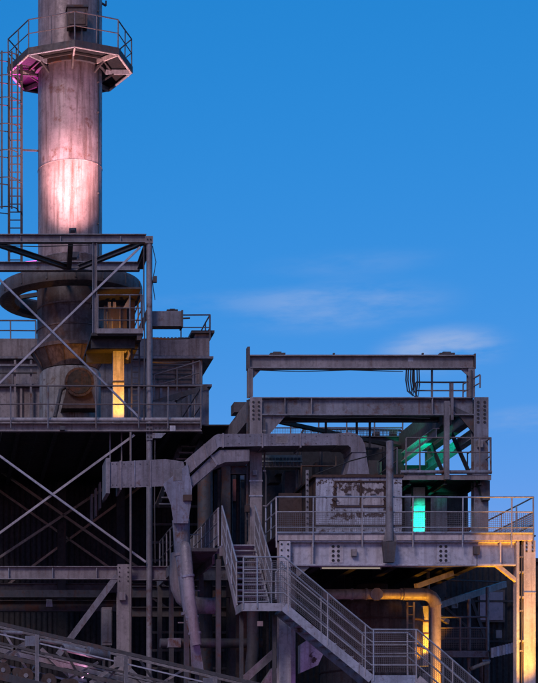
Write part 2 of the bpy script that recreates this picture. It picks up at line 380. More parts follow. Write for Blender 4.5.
# caged ladder on the left
ld = thing('caged_ladder', 'tall caged access ladder tinted magenta, left of the chimney', 'ladder', (wx(15, CY), CY-.2, 0))
LY = CY-.2
for x in (9, 21.5): link('stile', MB().box((wx(x, LY)-.045, LY-.03, wz(262, LY)), (wx(x, LY)+.045, LY+.03, wz(58, LY))), 'steel_dark', ld)
z = wz(260, LY)
while z < wz(62, LY):
    link('rung', MB().tube([(wx(9, LY), LY, z), (wx(21.5, LY), LY, z)], .02, 6), 'steel_dark', ld); z += .29
hoops = [62, 84, 106, 132, 158, 185, 214]
cxl = wx(6, LY)
def hoop_pt(a, z): return V((wx(9, LY)-.14+.46*math.cos(a), LY-.35+.46*math.sin(a), z))
for y in hoops:
    z = wz(y, LY)
    link('hoop', MB().tube([V((wx(21.5, LY), LY, z)), V((wx(21.5, LY), LY-.25, z))]+[hoop_pt(-i*math.pi/12*1.0+.2, z) for i in range(0, 15)]+[V((wx(9, LY), LY, z))], .02, 6), 'steel_dark', ld)
for a in (-.35, -1.1, -1.9, -2.6): link('cage_strap', MB().bar(hoop_pt(a, wz(216, LY)), hoop_pt(a, wz(60, LY)), .06, .02), 'steel_dark', ld)
for y in (75, 150): link('stand_off', MB().bar(W(21.5, y, LY), W(40, y+1, LY+.2), .07, .05), 'steel_dark', ld)

# bustle ring round the chimney
rd = thing('ring_duct', 'broad dark ring duct encircling the chimney below the top frame', 'duct', (CX, CY, wz(283.5, 61.5)))
RO, RI = 2.62, 2.02; zb = wz(281.5, CY-RO); zt = zb+.62
prof = [(RI+.1, zb), (RO-.14, zb), (RO-.03, zb+.08), (RO, zb+.2), (RO, zt-.16), (RO-.05, zt-.04), (RO-.16, zt), (RI+.1, zt), (RI, zt-.1), (RI, zb+.1)]
link('ring_shell', MB().lathe(c0, prof, 72), 'ring', rd)
for k in range(10):
    a = k*math.pi/5+.1
    link('hanger', MB().bar((CX+(CR-.02)*math.cos(a), CY+(CR-.02)*math.sin(a), zt-.12), (CX+(RI+.05)*math.cos(a), CY+(RI+.05)*math.sin(a), zt-.12), .12, .14), 'steel_dark', rd)
for k in range(16):
    a = k*math.pi/8
    link('seam', MB().sect((CX+(RO-.01)*math.cos(a), CY+(RO-.01)*math.sin(a), zb+.16), (CX+(RO-.01)*math.cos(a), CY+(RO-.01)*math.sin(a), zt-.12), [(-.03, -.03), (.03, -.03), (.03, .03), (-.03, .03)], up=(math.cos(a), math.sin(a), 0)), 'steel_dark', rd)

# ================================================================== LEFT STEEL TOWER
TY = 58.0; TR = 61.0; TB = 67.5
tw = thing('steel_tower', 'grey steel tower of beams, posts and crossed rods around the chimney foot', 'steel tower', (wx(60, TY), TY, 0))
ztop = wz(239, TY)
xl, xr = wx(-70, TY), wx(150, TY)
link('top_beam', MB().ibeam((xl, TY, ztop), (wx(146, TY), TY, ztop), .27, .22), 'steel', tw)
link('rear_beam', MB().ibeam((xl, TR, ztop), (xr, TR, ztop), .30, .24), 'steel', tw)
for x in (wx(-66, TY), xr):
    link('side_beam', MB().ibeam((x, TY+.12, ztop), (x, TR-.14, ztop), .26, .2), 'steel_dark', tw)
xm = wx(74, TY)
for a, b in (((wx(-10, TY), TY+.1), (xm, TR-.1)), ((xr-.15, TY+.1), (xm+.4, TR-.1)), ((xm-.1, TY+.1), (xm+.05, TR-.1))):
    link('plan_brace', MB().ibeam((a[0], a[1], ztop-.05), (b[0], b[1], ztop-.05), .16, .16), 'steel_dark', tw)
# corner post (hollow tube with flanged splices) down to the ground
cp = link('corner_post', MB().tube([(wx(149.3, TY), TY, wz(243, TY)), (wx(149.3, TY), TY, 0)], .1, 16), 'steel', tw)
link('cap_plate', MB().pbox(145.2, 236, 153, 243, TY-.12, .24), 'steel', cp)
link('splice_plate', MB().pbox(146.2, 422, 152.4, 440, TY-.125, .02), 'steel', cp)
for y in (425, 429, 433, 437):
    for x in (147.7, 150.9): bolt(cp, W(x, y, TY-.125), .028)
for x in (147.5, 150.7): bolt(cp, W(x, 239.5, TY-.12), .03)
link('mid_post', MB().ibeam((wx(94.6, TY), TY, wz(243.3, TY)), (wx(94.6, TY), TY, wz(334, TY)), .15, .15, up=(1, 0, 0)), 'steel', tw)
link('left_post', MB().tube([(wx(-62, TY), TY, wz(243, TY)), (wx(-62, TY), TY, 0)], .1, 14), 'steel', tw)
for p, q in (((-12, 270), (139, 419)), ((-12, 396), (141, 248))):
    link('brace_rod', MB().angle(W(*p, TY-.16 if p[1] < 300 else TY-.05), W(*q, TY-.16 if p[1] < 300 else TY-.05), .075, .012), 'galv', tw)
# main deck
dz = wz(424, TY)
db = link('deck_beam', MB().sect((xl, TY-.12, (wz(424, TY)+wz(432.5, TY))/2), (wx(201, TY), TY-.12, (wz(424, TY)+wz(432.5, TY))/2), [(-.1, -.14), (.1, -.14), (.1, -.12), (-.085, -.12), (-.085, .12), (.1, .12), (.1, .14), (-.1, .14)], up=(0, 0, 1)), 'steel', tw)
for i in range(14):
    x = xl+.3+i*.62
    for dzz in (-.07, .07): bolt(db, (x, TY-.222, wz(428.2, TY)+dzz), .016)
link('bump_rail', MB().tube([(xl, TY-.05, wz(420, TY)), (wx(201, TY), TY-.05, wz(420, TY))], .075, 12), 'galv', tw)
for i in range(9):
    x = xl+i*1.2
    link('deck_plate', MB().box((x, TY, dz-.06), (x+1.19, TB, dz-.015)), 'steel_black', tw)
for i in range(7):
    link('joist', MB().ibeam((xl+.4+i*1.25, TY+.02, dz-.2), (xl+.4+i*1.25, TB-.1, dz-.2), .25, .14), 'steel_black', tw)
railing(tw, [(xl, TY-.235, dz), (wx(201, TY), TY-.235, dz)], h=1.2, mids=(.6,), posts=[V((wx(x, TY), TY-.235, dz)) for x in (-38, 10.5, 47.5, 95.5, 138, 167, 200)], below=.2, r=.026, m='rail')
railing(tw, [(wx(201, TY), TY-.1, dz), (wx(201, TY), TY+4.5, dz)], h=1.2, mids=(.6,), spacing=1.4, r=.026)
link('bracket', MB().ppoly([(152.6, 433), (166, 433), (161, 438), (152.6, 438)], TY-.2, .12), 'steel', tw)
link('cleat_plate', MB().pbox(170, 425.5, 175.5, 431, TY-.245, .02), 'pale', tw)
for x in (156, 160, 164): bolt(tw, W(x, 428, TY-.222), .03)
link('side_beam', MB().ibeam((wx(200, TY), TY+.02, dz-.16), (wx(200, TY), TB, dz-.16), .28, .16), 'steel_dark', tw)
# lower stage: beam, column, diagonals
link('lower_beam', MB().ibeam((xl, TY, wz(573, TY)), (wx(117, TY), TY, wz(573, TY)), .42, .24), 'steel', tw)
link('lower_beam', MB().ibeam((wx(131.2, TY), TY+.1, wz(573, TY)), (wx(262, TY), TY+.1, wz(573, TY)), .46, .24), 'steel', tw)
link('column', MB().ibeam((wx(124, TY), TY, wz(565, TY)), (wx(124, TY), TY, 0), .40, .46, up=(0, 1, 0)), 'steel', tw)
link('knee_brace', MB().bar(W(117, 576, TY), W(58, 655, TY), .2, .2), 'steel', tw)
link('brace_rod', MB().angle(W(-12, 449, TY-.16), W(145, 563, TY-.16), .08, .012), 'galv', tw)
link('brace_rod', MB().angle(W(-12, 543, TY-.05), W(135, 436, TY-.05), .08, .012), 'galv', tw)
link('rain_pipe', MB().tube([W(130.7, 432, TY-.35), W(130.7, 900, TY-.35)], .038, 10), 'rail', tw)
for p, q in (((-25, 455), (175, 595)), ((-25, 575), (165, 450))):
    link('rear_brace_rod', MB().angle(W(*p, TB-1.2), W(*q, TB-1.2), .1, .03), 'pipe', tw)
for p, q in (((-25, 475), (175, 615)), ((-25, 610), (165, 470))):
    link('rear_brace_rod', MB().angle(W(*p, TB-.4), W(*q, TB-.4), .09, .03), 'pipe', tw)
for x in (wx(-30, TB), wx(60, TB), wx(118, TB), wx(182, TB)):
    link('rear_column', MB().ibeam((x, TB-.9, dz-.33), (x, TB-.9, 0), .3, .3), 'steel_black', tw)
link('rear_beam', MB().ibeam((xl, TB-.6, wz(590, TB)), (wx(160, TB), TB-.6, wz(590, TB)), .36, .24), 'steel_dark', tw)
for x, y0, y1 in ((109.5, 430, 470), (121, 430, 466)): link('hanger', MB().pbox(x, y0, x+1.1, y1, TY+.4, .03), 'steel', tw)
# cable riser rack to the right of the cage
for x in (131, 138.5): link('ladder_stile', MB().pbox(x, 340, x+1.6, 424, TY+.9, .05), 'steel_dark', tw)
for k in range(14): link('ladder_rung', MB().pbox(132.7, 343+k*5.7, 138.4, 344+k*5.7, TY+.9, .03), 'steel_dark', tw)
for k in range(10): link('stair_tread', MB().pbox(158+k*2.6, 503-k*6.4, 176+k*2.6, 504.4-k*6.4, TY+1.2+k*.1, .26), 'steel', tw)
for a in (0, 18): link('stair_stringer', MB().bar(W(157+a, 506, TY+1.15), W(183+a, 440, TY+2.2), .03, .22), 'steel_dark', tw)

# inspection cage at the top right of the tower
ic = thing('inspection_cage', 'small railed balcony with orange light inside, hanging beside the upper chimney', 'balcony', W(118, 334, TY))
fz = wz(333, TY)
link('floor', MB().box((wx(91, TY), TY-.05, fz-.1), (wx(143, TY), TR+.6, fz)), 'steel_black', ic)
link('front_channel', MB().pbox(97.2, 328.5, 143, 333.3, TY-.13, .07), 'steel', ic)
link('underbeam', MB().box((wx(92, TY), TY+.3, fz-.42), (wx(136, TY), TY+.45, fz-.1)), 'steel_black', ic)
link('underbeam', MB().box((wx(92, TY), TY+2.2, fz-.42), (wx(136, TY), TY+2.35, fz-.1)), 'steel_black', ic)
link('console', MB().ppoly([(137, 333.5), (146, 310), (148, 310), (148, 314), (141, 340), (137, 340)], TY-.06, .12), 'steel_dark', ic)
railing(ic, [W(97.5, 333, TY-.11), W(142, 333, TY-.11)], h=1.25, mids=(.42, .82), posts=[W(x, 333, TY-.11) for x in (98, 130, 141.5)], r=.024)
railing(ic, [W(142, 333, TY-.08), (wx(142, TY), TR+.5, fz)], h=1.25, mids=(.42, .82), spacing=1.4, r=.024)
link('cabinet', MB().pbox(104, 306, 127, 331, TY+1.4, .5), 'steel_dark', ic)
link('cabinet', MB().pbox(128, 299, 135, 331, TY+1.7, .4), 'steel_dark', ic)
for x, y in ((107, 312), (112, 318), (120, 309)): link('gauge_pipe', MB().tube([W(x, 331, TY+1.0), W(x, y, TY+1.0)], .03, 8), 'steel_dark', ic)
for x in (108, 113): link('gauge', MB().pbox(x, 302, x+3, 307, TY+1.3, .08), 'pale', ic)
link('warning_plate', MB().ppoly([(123, 308), (130, 296), (130, 308)], TY+1.25, .03), 'pale', ic)
link('roof_plate', MB().box((wx(97, TY), TY+.3, wz(286, TY)), (wx(142, TY), TR-.3, wz(284.6, TY))), 'steel_dark', ic)

# orange-lit column on the deck
oc = thing('lit_column', 'flat steel column glowing orange on the tower deck', 'column', W(118.5, 424, TY+1.9))
OY = TY+1.9
link('shaft', MB().pbox(113, 345, 124, 424, OY, .3), 'pale', oc)
link('head_plate', MB().pbox(111, 341, 126, 345, OY-.05, .4), 'steel_dark', oc)
link('clamp_band', MB().pbox(112.6, 381, 124.4, 382.5, OY-.02, .34), 'steel_dark', oc)
link('hook', MB().tube([W(124.5, 352, OY), W(128, 349, OY), W(129, 354, OY), W(127, 359, OY)], .05, 8), 'pale', oc)

# stub beam poking out right of the tower
sb = thing('stub_beam', 'short grey box beam with debris on top, jutting right from the tower', 'beam', W(166, 326, TY+.4))
link('beam', MB().pbox(152, 311, 181.5, 326, TY+.35, .4), 'steel', sb)
link('end_plate', MB().pbox(181.5, 310, 183.2, 326.6, TY+.3, .5), 'steel_dark', sb)
link('debris', MB().pbox(167, 309.3, 178, 310.8, TY+.45, .25).pbox(170, 308.6, 175, 309.4, TY+.5, .15), 'steel_black', sb)

# ================================================================== BUILDING BEHIND THE TOWER
BY = 70.0
bb = thing('stepped_building', 'grey stepped block with ledges and roof railings behind the chimney', 'building', (wx(100, BY), BY, 0))
def slab(name, x0, y0, x1, y1, Y, d, m='cladding'): return link(name, MB().pbox(x0, y0, x1, y1, Y, d), m, bb)
slab('parapet', -40, 338.5, 209.5, 356, BY, 4)
slab('ledge', -40, 356.2, 213.5, 358.4, BY-.18, 4.4, 'steel')
for k in range(9): slab('upper_wall_panel', -40+k*27, 359.6, -13.5+k*27, 384, BY+.2, 3.8)
slab('ledge', -40, 384.2, 212, 386.4, BY-.4, 4.4, 'steel')
for k in range(9): slab('lower_wall_panel', -40+k*27.7, 387.6, -12.7+k*27.7, 445, BY-.2, 4)
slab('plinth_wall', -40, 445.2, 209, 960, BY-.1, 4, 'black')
slab('chimney_pot', 195, 333, 211, 338.4, BY+.4, 1.2); slab('pot_cap', 191.5, 330.3, 214.5, 332.8, BY+.2, 1.6, 'steel_dark')
for k in range(10): slab('pot_rib', 153+k*3.6, 337.2, 155+k*3.6, 338.4, BY+.1, .4, 'steel_dark')
for x in (20, 60, 128, 160, 188): slab('wall_stiffener', x, 387.8, x+2.2, 444, BY-.32, .1)
for x in (192, 200): slab('wall_stiffener', x, 360, x+2, 383.8, BY+.08, .1)
for k, x in enumerate((155, 168, 181)):
    slab('louvre_frame', x, 420, x+11, 436, BY-.3, .08, 'steel_dark')
    for j in range(5): slab('louvre_blade', x+1, 421.2+j*3, x+10, 422.8+j*3, BY-.36, .05, 'steel')
railing(bb, [W(-40, 342, BY+.1), W(36, 342, BY+.1)], h=.85, mids=(.45,), spacing=1.2, r=.03)
railing(bb, [W(152, 340, BY+.1), W(210, 340, BY+.1)], h=1.0, mids=(.5,), spacing=1.1, r=.03)
railing(bb, [W(210, 340, BY+.1), W(210, 340, BY+.1)+V((0, 3.5, 0))], h=1.0, mids=(.5,), spacing=1.1, r=.03)
st = railing(bb, [W(154, 398, BY-1.0), W(200, 384, BY-1.0)], h=.9, mids=(.45,), spacing=.9, r=.03)
link('ramp_stringer', MB().bar(W(150, 404, BY-1), W(207, 387, BY-1), .06, .2), 'steel_dark', bb)
for a, b in (((152, 418), (200, 386)), ((192, 418), (198, 392)), ((170, 418), (176, 400))):
    link('strut', MB().bar(W(*a, BY-.9), W(*b, BY-.9), .08, .08), 'steel_dark', bb)
slab('side_box', 153, 402, 176, 445, BY-2.2, 1.6, 'steel')
for k in range(4): slab('pipe_run', 150, 364+k*4.6, 192, 365.2+k*4.6, BY-.05, .1, 'steel_dark')
for x in (-30, -8, 14, 30): slab('wall_post', x, 360, x+2, 444, BY-.5, .12, 'steel')
slab('cross_rail', -40, 364, 37, 366, BY-.6, .1, 'steel'); slab('cross_rail', -40, 372, 37, 373.4, BY-.6, .1, 'steel_dark')

# dark shed inside / behind the lower tower
sh = thing('boiler_shed', 'black corrugated shed wall, coloured dark for the gloom under the tower deck', 'shed', (wx(60, TB), TB, 0))
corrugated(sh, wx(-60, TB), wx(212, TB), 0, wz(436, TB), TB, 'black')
for y in (440, 452, 470): link('rail_ledge', MB().pbox(-60, y, 100, y+2.5, TB-.4, .3), 'steel_black', sh)
link('gutter_beam', MB().ibeam((wx(-40, 64), 64, wz(606, 64)), (wx(128, 64), 64, wz(606, 64)), .4, .3), 'steel_dark', sh)
link('cornice', MB().pbox(-60, 590, 105, 597, 63, .4), 'steel_dark', sh)
for k in range(5): link('stack_plate', MB().pbox(108-k*4.2, 470-k*-6, 109.6-k*4.2, 492+k*8, TY+1.5+k*.9, .5), 'steel', sh)

# ================================================================== BRANCHING DUCT
DY = 53.2
du = thing('branching_duct', 'grey sheet metal duct running from a flanged box to an elbow over the white bin', 'duct', W(190, 480, DY))
bx = link('box_section', MB().loft([[W(x, y, Y) for x, y in ((110, 462), (110, 488), (167, 486), (186, 492), (186, 462), (166, 459))] for Y in (DY, DY+1.1)]), 'duct', du)
link('end_flange', MB().pbox(106, 458, 109.8, 493, DY-.06, 1.25), 'steel', bx)
link('end_flange', MB().pbox(119.8, 460.5, 121.6, 489.5, DY-.03, 1.17), 'duct', bx)
def ductrun(name, path, Y, d, m='duct', parent=du):
    top = [(x, a) for x, a, b in path]; bot = [(x, b) for x, a, b in path]
    return link(name, MB().ppoly(top+bot[::-1], Y, d), m, parent)
cut = [(185, 464, 476), (215, 436, 450.5), (218, 434, 447), (337, 433.6, 445.3)]
rise = link('rising_section', MB().ppoly([(183.5, 462), (214.5, 435.5), (217, 449), (187, 475.5)], DY, .95), 'duct', du)
top = link('top_section', MB().ppoly([(214.8, 435.3), (218, 434), (337.5, 433.4), (337.5, 445), (219, 446.6), (217.3, 448.8)], DY, .95), 'duct', du)
for x in (222.5, 262, 300): link('seam_flange', MB().pbox(x, 433, x+1.4, 447.4, DY-.02, .99), 'duct', top)
el = [(337.8, 433.2), (349, 432.2), (357, 434), (362, 438.5), (365, 445), (366, 452), (351.5, 452), (351, 447.5), (348, 445.2), (337.8, 445.2)]
elb = link('elbow', MB().ppoly(el, DY-.06, 1.05), 'duct', du)
link('drop_leg', MB().ppoly([(352.2, 452.3), (365.8, 452.3), (369.5, 475), (347, 475)], DY-.03, 1.0), 'duct', du)
link('leg_collar', MB().pbox(345.5, 474, 371, 476.4, DY-.1, 1.15), 'rust', du)
# inner lower branch running behind
lb = link('lower_branch', MB().ppoly([(188, 479), (213, 455), (219.5, 450), (249.5, 449.5), (249.5, 461), (225, 462), (217, 465.5), (193, 486)], DY+.1, .75), 'duct', du)
link('seam_flange', MB().ppoly([(209.6, 454.5), (211, 453.4), (218, 463.8), (216.6, 465.2)], DY+.07, .8), 'duct', lb)
# Y-piece down to the chute
link('tee_skirt', MB().loft([[W(x, y, Y) for x, y in ((163, 484), (187.5, 464), (192, 487), (191.5, 500), (188, 523), (173.5, 523), (171, 505))] for Y in (DY-.08, DY+1.0)]), 'duct', du)
link('clamp', MB().pbox(183.5, 494.5, 192, 500.5, DY-.18, .25), 'rust', du)
cp_ = [(180.8, 520), (184, 560), (189, 610), (196, 640)]
link('down_pipe', MB().tube([W(180.8, 520, DY+.4), W(182.2, 545, DY+.4), W(187, 600, DY+.35), W(191.5, 630, DY+.3)], [.27, .25, .18, .15], 20), 'duct', du)
for x, y, r in ((182.6, 553, .26), (188.3, 612, .23)): link('pipe_band', MB().tube([W(x, y, DY+.4), W(x+.2, y+2.5, DY+.4)], r, 20), 'duct', du)
link('second_pipe', MB().tube([W(184.6, 541, DY-.1), W(184.9, 543, DY-.1), W(185.6, 548, DY-.12), W(190, 600, DY-.2), W(196.5, 645, DY-.2)], [.03, .12, .17, .17, .165], 18), 'duct', du)
for x, y in ((187.8, 575), (192.2, 616), (194.6, 632)): link('pipe_band', MB().tube([W(x, y, DY-.16), W(x+.25, y+2, DY-.16)], .2, 18), 'duct', du)
link('discharge_box', MB().loft([[W(x, 640, Y) for x in (190, 199)] + [W(x, 641, Y+.6) for x in (199, 190)] for Y in (DY,)] + [[W(x, 672, DY) for x in (192, 204)] + [W(x, 672, DY+.6) for x in (204, 192)]]), 'steel', du)
link('support_rod', MB().bar(W(197, 668, DY+.3), V((wx(197, DY), DY+.3, 0)), .12, .12), 'steel_dark', du)

# curved old hopper behind the chute
hp = thing('bent_tank', 'rounded grey tank end hanging behind the slanted duct pipe', 'tank', W(200, 612, 56))
link('tank_shell', MB().tube([W(177, 553, 55.2), W(177, 575, 55.2), W(178.5, 587, 55.2), W(183, 597, 55.2), W(190, 603, 55.2), W(199, 605.5, 55.2), W(216, 606, 55.2)], [.2, .24, .26, .27, .27, .26, .26], 18), 'duct', hp)
link('tank_flange', MB().tube([W(215, 606, 55.2), W(217, 606, 55.2)], .32, 18), 'steel', hp)
link('tank_hanger', MB().pbox(176, 480, 178.5, 557, 55.5, .1), 'steel_dark', hp)

# ================================================================== RIGHT PLATFORM
PY = 51.0; PB = 60.0
rp = thing('raised_platform', 'railed steel platform on a bolted girder carrying the white bin, right side', 'platform', (wx(400, PY), PY, 0))
pz = wz(535, PY)
gi = link('front_girder', MB().ibeam((wx(291, PY), PY+.15, (wz(540.5, PY)+wz(565.5, PY))/2), (wx(516, PY), PY+.15, (wz(540.5, PY)+wz(565.5, PY))/2), wz(540.5, PY)-wz(565.5, PY), .3, tf=.045), 'girder', rp)
for cx0 in (333, 440.5):
    for i in range(2):
        for j in range(4): bolt(gi, W(cx0+i*5.2, 546.5+j*4.6, PY+.142), .045)
for x in (312, 500): link('web_stiffener', MB().pbox(x, 541.9, x+1.3, 563.7, PY+.012, .13), 'girder', gi)
link('splice_plate', MB().pbox(329.5, 543.5, 343, 562.5, PY+.125, .016), 'girder', gi)
link('splice_plate', MB().pbox(437, 543.5, 450.5, 562.5, PY+.125, .016), 'girder', gi)
link('deck_edge', MB().pbox(276, 533.8, 534, 540.2, PY-.05, .1), 'girder', rp)
link('kick_tube', MB().tube([W(276, 532.6, PY-.07), W(534, 532.6, PY-.07)], .035, 8), 'galv', rp)
for i in range(8):
    x0 = wx(276, PY)+i*.945
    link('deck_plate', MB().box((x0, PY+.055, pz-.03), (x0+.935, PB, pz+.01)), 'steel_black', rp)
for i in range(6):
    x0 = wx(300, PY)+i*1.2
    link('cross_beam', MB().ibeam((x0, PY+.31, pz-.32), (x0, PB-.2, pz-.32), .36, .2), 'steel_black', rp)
link('rear_girder', MB().ibeam((wx(276, PY), PB-.1, pz-.4), (wx(534, PY), PB-.1, pz-.4), .7, .28), 'steel_dark', rp)
# legs
c = link('leg_column', MB().ibeam((wx(285, PY), PY+.16, pz-.17), (wx(285, PY), PY+.16, 0), .33, .34, up=(0, 1, 0)), 'girder', rp)
link('end_plate', MB().pbox(279.5, 541, 290.3, 567, PY-.06, .05), 'girder', rp)
c = link('leg_column', MB().pbox(524, 540.4, 535.6, 1000, PY, .35), 'girder', rp)
link('inner_flange', MB().pbox(516.6, 540.4, 519.4, 1000, PY, .3), 'girder', c)
for y in (571, 596, 640, 690): link('batten', MB().pbox(519.5, y, 523.9, y+1.8, PY+.02, .2), 'girder', c)
link('web_plate', MB().pbox(519.5, 540.6, 523.9, 1000, PY+.26, .02), 'steel_black', c)
link('joint_band', MB().pbox(523.7, 592, 535.9, 593.2, PY-.012, .012), 'girder', c)
link('leg_column', MB().ibeam((wx(285, PY), PB-.1, pz-.76), (wx(285, PY), PB-.1, 0), .3, .3), 'steel_dark', rp)
link('leg_column', MB().ibeam((wx(526, PY), PB-.1, pz-.76), (wx(526, PY), PB-.1, 0), .3, .3), 'steel_dark', rp)
link('knee_brace', MB().ppoly([(496, 566), (502, 566), (516.4, 578), (516.4, 582)], PY+.05, .16), 'girder', rp)
link('knee_brace', MB().ppoly([(296, 566), (311, 566), (296, 578)], PY+.1, .02), 'steel', rp)
# rails
fp = [(276.5), 313, 362.3, 413, 462.5, 511.5, 533.5]
railing(rp, [W(276.5, 535, PY-.09), W(533.5, 535, PY-.09)], h=1.1, mids=(.22, .67), posts=[W(x, 535, PY-.09) for x in fp], below=.36, r=.024, m='galv', mesh=True)
railing(rp, [W(533.5, 535, PY), V((wx(533.5, PY), PB-.2, pz))], h=1.1, mids=(.3, .67), spacing=1.5, r=.024, m='galv', mesh=True)
railing(rp, [W(276.5, 535, PY), V((wx(276.5, PY), PY+1.7, pz))], h=1.1, mids=(.3, .67), spacing=.85, r=.024, m='galv')
railing(rp, [V((wx(300, PY), PB-.3, pz)), V((wx(533, PY), PB-.3, pz))], h=1.1, mids=(.55,), spacing=1.4, r=.024, m='rail')
# davit post
dv = thing('davit_post', 'plain grey tubular post with gusseted foot standing on the platform edge', 'post', W(390, 541, PY-.12))
link('tube', MB().tube([W(389.7, 541, PY-.17), W(389.7, 442, PY-.17)], .105, 16), 'steel', dv)
link('cap', MB().tube([W(389.7, 442, PY-.17), W(389.7, 441, PY-.17)], [.112, .08], 16), 'steel', dv)
link('gusset', MB().ppoly([(386, 529), (393.4, 529), (396.5, 541), (383, 541)], PY-.18, .02), 'steel', dv)
link('base_bracket', MB().ppoly([(383, 541.2), (396.5, 541.2), (394.5, 562), (385, 562)], PY-.3, .2), 'steel_dark', dv)
link('stay_wire', MB().tube([W(388, 451, PY-.17), W(350, 461, DY-.4), W(316, 474, DY-.3)], .018, 6), 'cable', dv)
# tube lamp under the girder
tl = thing('tube_lamp', 'pale fluorescent tube lamp under the platform girder', 'lamp', W(351, 565, PY+.5))
link('batten_body', MB().pbox(320, 564.6, 382, 566.8, PY+.42, .12), 'pale', tl)
link('tube', MB().tube([W(322, 568, PY+.47), W(380, 568, PY+.47)], .022, 10), emit('tube_glow', (.9, .78, .6), .22), tl)
for x in (320.6, 380.4): link('end_cap', MB().pbox(x, 566.9, x+1, 569.2, PY+.44, .06), 'pale', tl)

# ------------------------------------------------------------------ white bin
NY = 52.9
bn = thing('storage_bin', 'white steel bin with peeling rusty paint and double hatch on the platform', 'bin', V((wx(358, NY), NY, pz)))
link('front_wall', MB().box((wx(316, NY), NY, pz+.012), (wx(402, NY), NY+.05, wz(477, NY))), 'bin_front', bn)
link('side_wall', MB().box((wx(316, NY), NY+.052, pz+.012), (wx(316, NY)+.05, NY+3, wz(477, NY))), 'rust', bn)
link('side_wall', MB().box((wx(402, NY)-.05, NY+.052, pz+.012), (wx(402, NY), NY+3, wz(477, NY))), 'rust', bn)
link('rim', MB().pbox(313, 474.6, 404, 476.9, NY-.06, 3.1), 'rust', bn)
hf = link('hatch_frame', MB().pbox(334.5, 480.5, 386, 482.2, NY-.03, .028).pbox(334.5, 505.5, 386, 507.2, NY-.03, .028).pbox(334.5, 482.3, 336.2, 505.4, NY-.03, .028).pbox(384.3, 482.3, 386, 505.4, NY-.03, .028).pbox(360, 482.3, 361.8, 505.4, NY-.03, .028), 'rust', bn)
for a, b in ((336.8, 359.6), (362.2, 383.8)):
    d_ = link('hatch_door', MB().pbox(a, 482.9, b, 504.8, NY-.02, .018), 'bin_front', bn)
    link('handle', MB().bar(W((a+b)/2-3, 494, NY-.05), W((a+b)/2+3, 494, NY-.05), .02, .02), 'rust', d_)
for x in (335, 385.5):
    for y in (486, 499): link('hinge', MB().ppoly([(x-2.2, y), (x+.6, y-2.4), (x+2.6, y), (x+.6, y+2.4)], NY-.06, .03), 'rust', bn)
link('lower_angle', MB().pbox(316, 524.5, 402, 526.3, NY-.05, .048), 'rust', bn)
link('side_rail', MB().pbox(306, 470, 308.5, 540, NY+.1, .06), 'steel', bn)
for k in range(10): bolt(bn, W(307.2, 474+k*5.5, NY+.1), .03)
link('inspection_panel', MB().box((wx(282, NY), NY+.5, pz+.02), (wx(305, NY), NY+.56, wz(490, NY))), 'rust', bn)

# ------------------------------------------------------------------ portal frame over the platform
GY = 54.0; GB = 59.6
pf = thing('portal_frame', 'grey steel portal frame with two long beams above the platform', 'steel frame', (wx(365, GY), GY, pz))
bzc = (wz(397, GY)+wz(415, GY))/2; bh = wz(397, GY)-wz(415, GY)
def col(x0, x1, y0, y1, Y=GY, m='steel', name='column', up=(0, 1, 0), p=pf, d=.3):
    return link(name, MB().ibeam((wx((x0+x1)/2, Y), Y+d/2, wz(y0, Y)), (wx((x0+x1)/2, Y), Y+d/2, wz(y1, Y) if y1 < 900 else pz+.012), d, wx(x1, Y)-wx(x0, Y), up=up), m, p)
link('main_beam', MB().ibeam((wx(262.3, GY), GY+.14, bzc), (wx(473.8, GY), GY+.14, bzc), bh, .28, tf=.035), 'steel', pf)
cl = col(250, 262, 397, 999); cr = col(474, 488.5, 397, 999)
for y in (480, 495): link('tie_plate', MB().pbox(249.2, y, 262.8, y+1.4, GY-.02, .02), 'galv', cl)
for i in range(5):
    for x in (253.2, 258.8): bolt(cl, W(x, 402+i*4.2, GY), .036)
for i in range(6):
    for x in (478, 484.5): bolt(cr, W(x, 402+i*4, GY), .04)
link('knee_brace', MB().ppoly([(262.4, 415.3), (286, 415.3), (268, 436), (262.4, 436)], GY+.1, .06), 'steel', pf)
link('knee_brace', MB().ppoly([(473.6, 415.3), (449, 404), (473.6, 433)], GY+.1, .06), 'steel_dark', pf)
for x in (284.5, 311, 432): link('web_stiffener', MB().pbox(x, 398.3, x+1, 413.8, GY+.01, .12), 'steel', pf)
# crane beam on top
tzc = (wz(354.5, GY)+wz(368, GY))/2; th = wz(354.5, GY)-wz(368, GY)
tb = link('crane_beam', MB().ibeam((wx(250, GY), GY+.14, tzc), (wx(474.5, GY), GY+.14, tzc), th, .26, tf=.04), 'steel', pf)
link('end_plate', MB().pbox(247.6, 346.5, 250, 368.5, GY, .28), 'steel_dark', tb)
link('end_plate', MB().pbox(474.6, 353.5, 476, 368.5, GY, .28), 'steel_dark', tb)
link('web_stencil', MB().pbox(408, 357.5, 413, 361.5, GY+.125, .004), 'pale', tb)
for x in (270.5, 440): link('lifting_lug', MB().pbox(x, 352.6, x+15, 354.2, GY+.02, .24).pbox(x+3, 351.6, x+11, 352.5, GY+.08, .12), 'steel_dark', tb)
for x in (333, 422): link('clip', MB().pbox(x, 352.8, x+2, 354.2, GY+.1, .06), 'steel_dark', tb)
col(248, 253, 368.6, 396.6, name='crane_post', d=.22); col(468.5, 475, 368.6, 396.6, name='crane_post', d=.22)
link('crane_knee', MB().ppoly([(253.2, 368.6), (262, 368.6), (253.2, 378)], GY+.1, .03), 'steel', pf)
link('crane_knee', MB().ppoly([(468.3, 368.6), (460, 368.6), (468.3, 376)], GY+.1, .03), 'steel', pf)
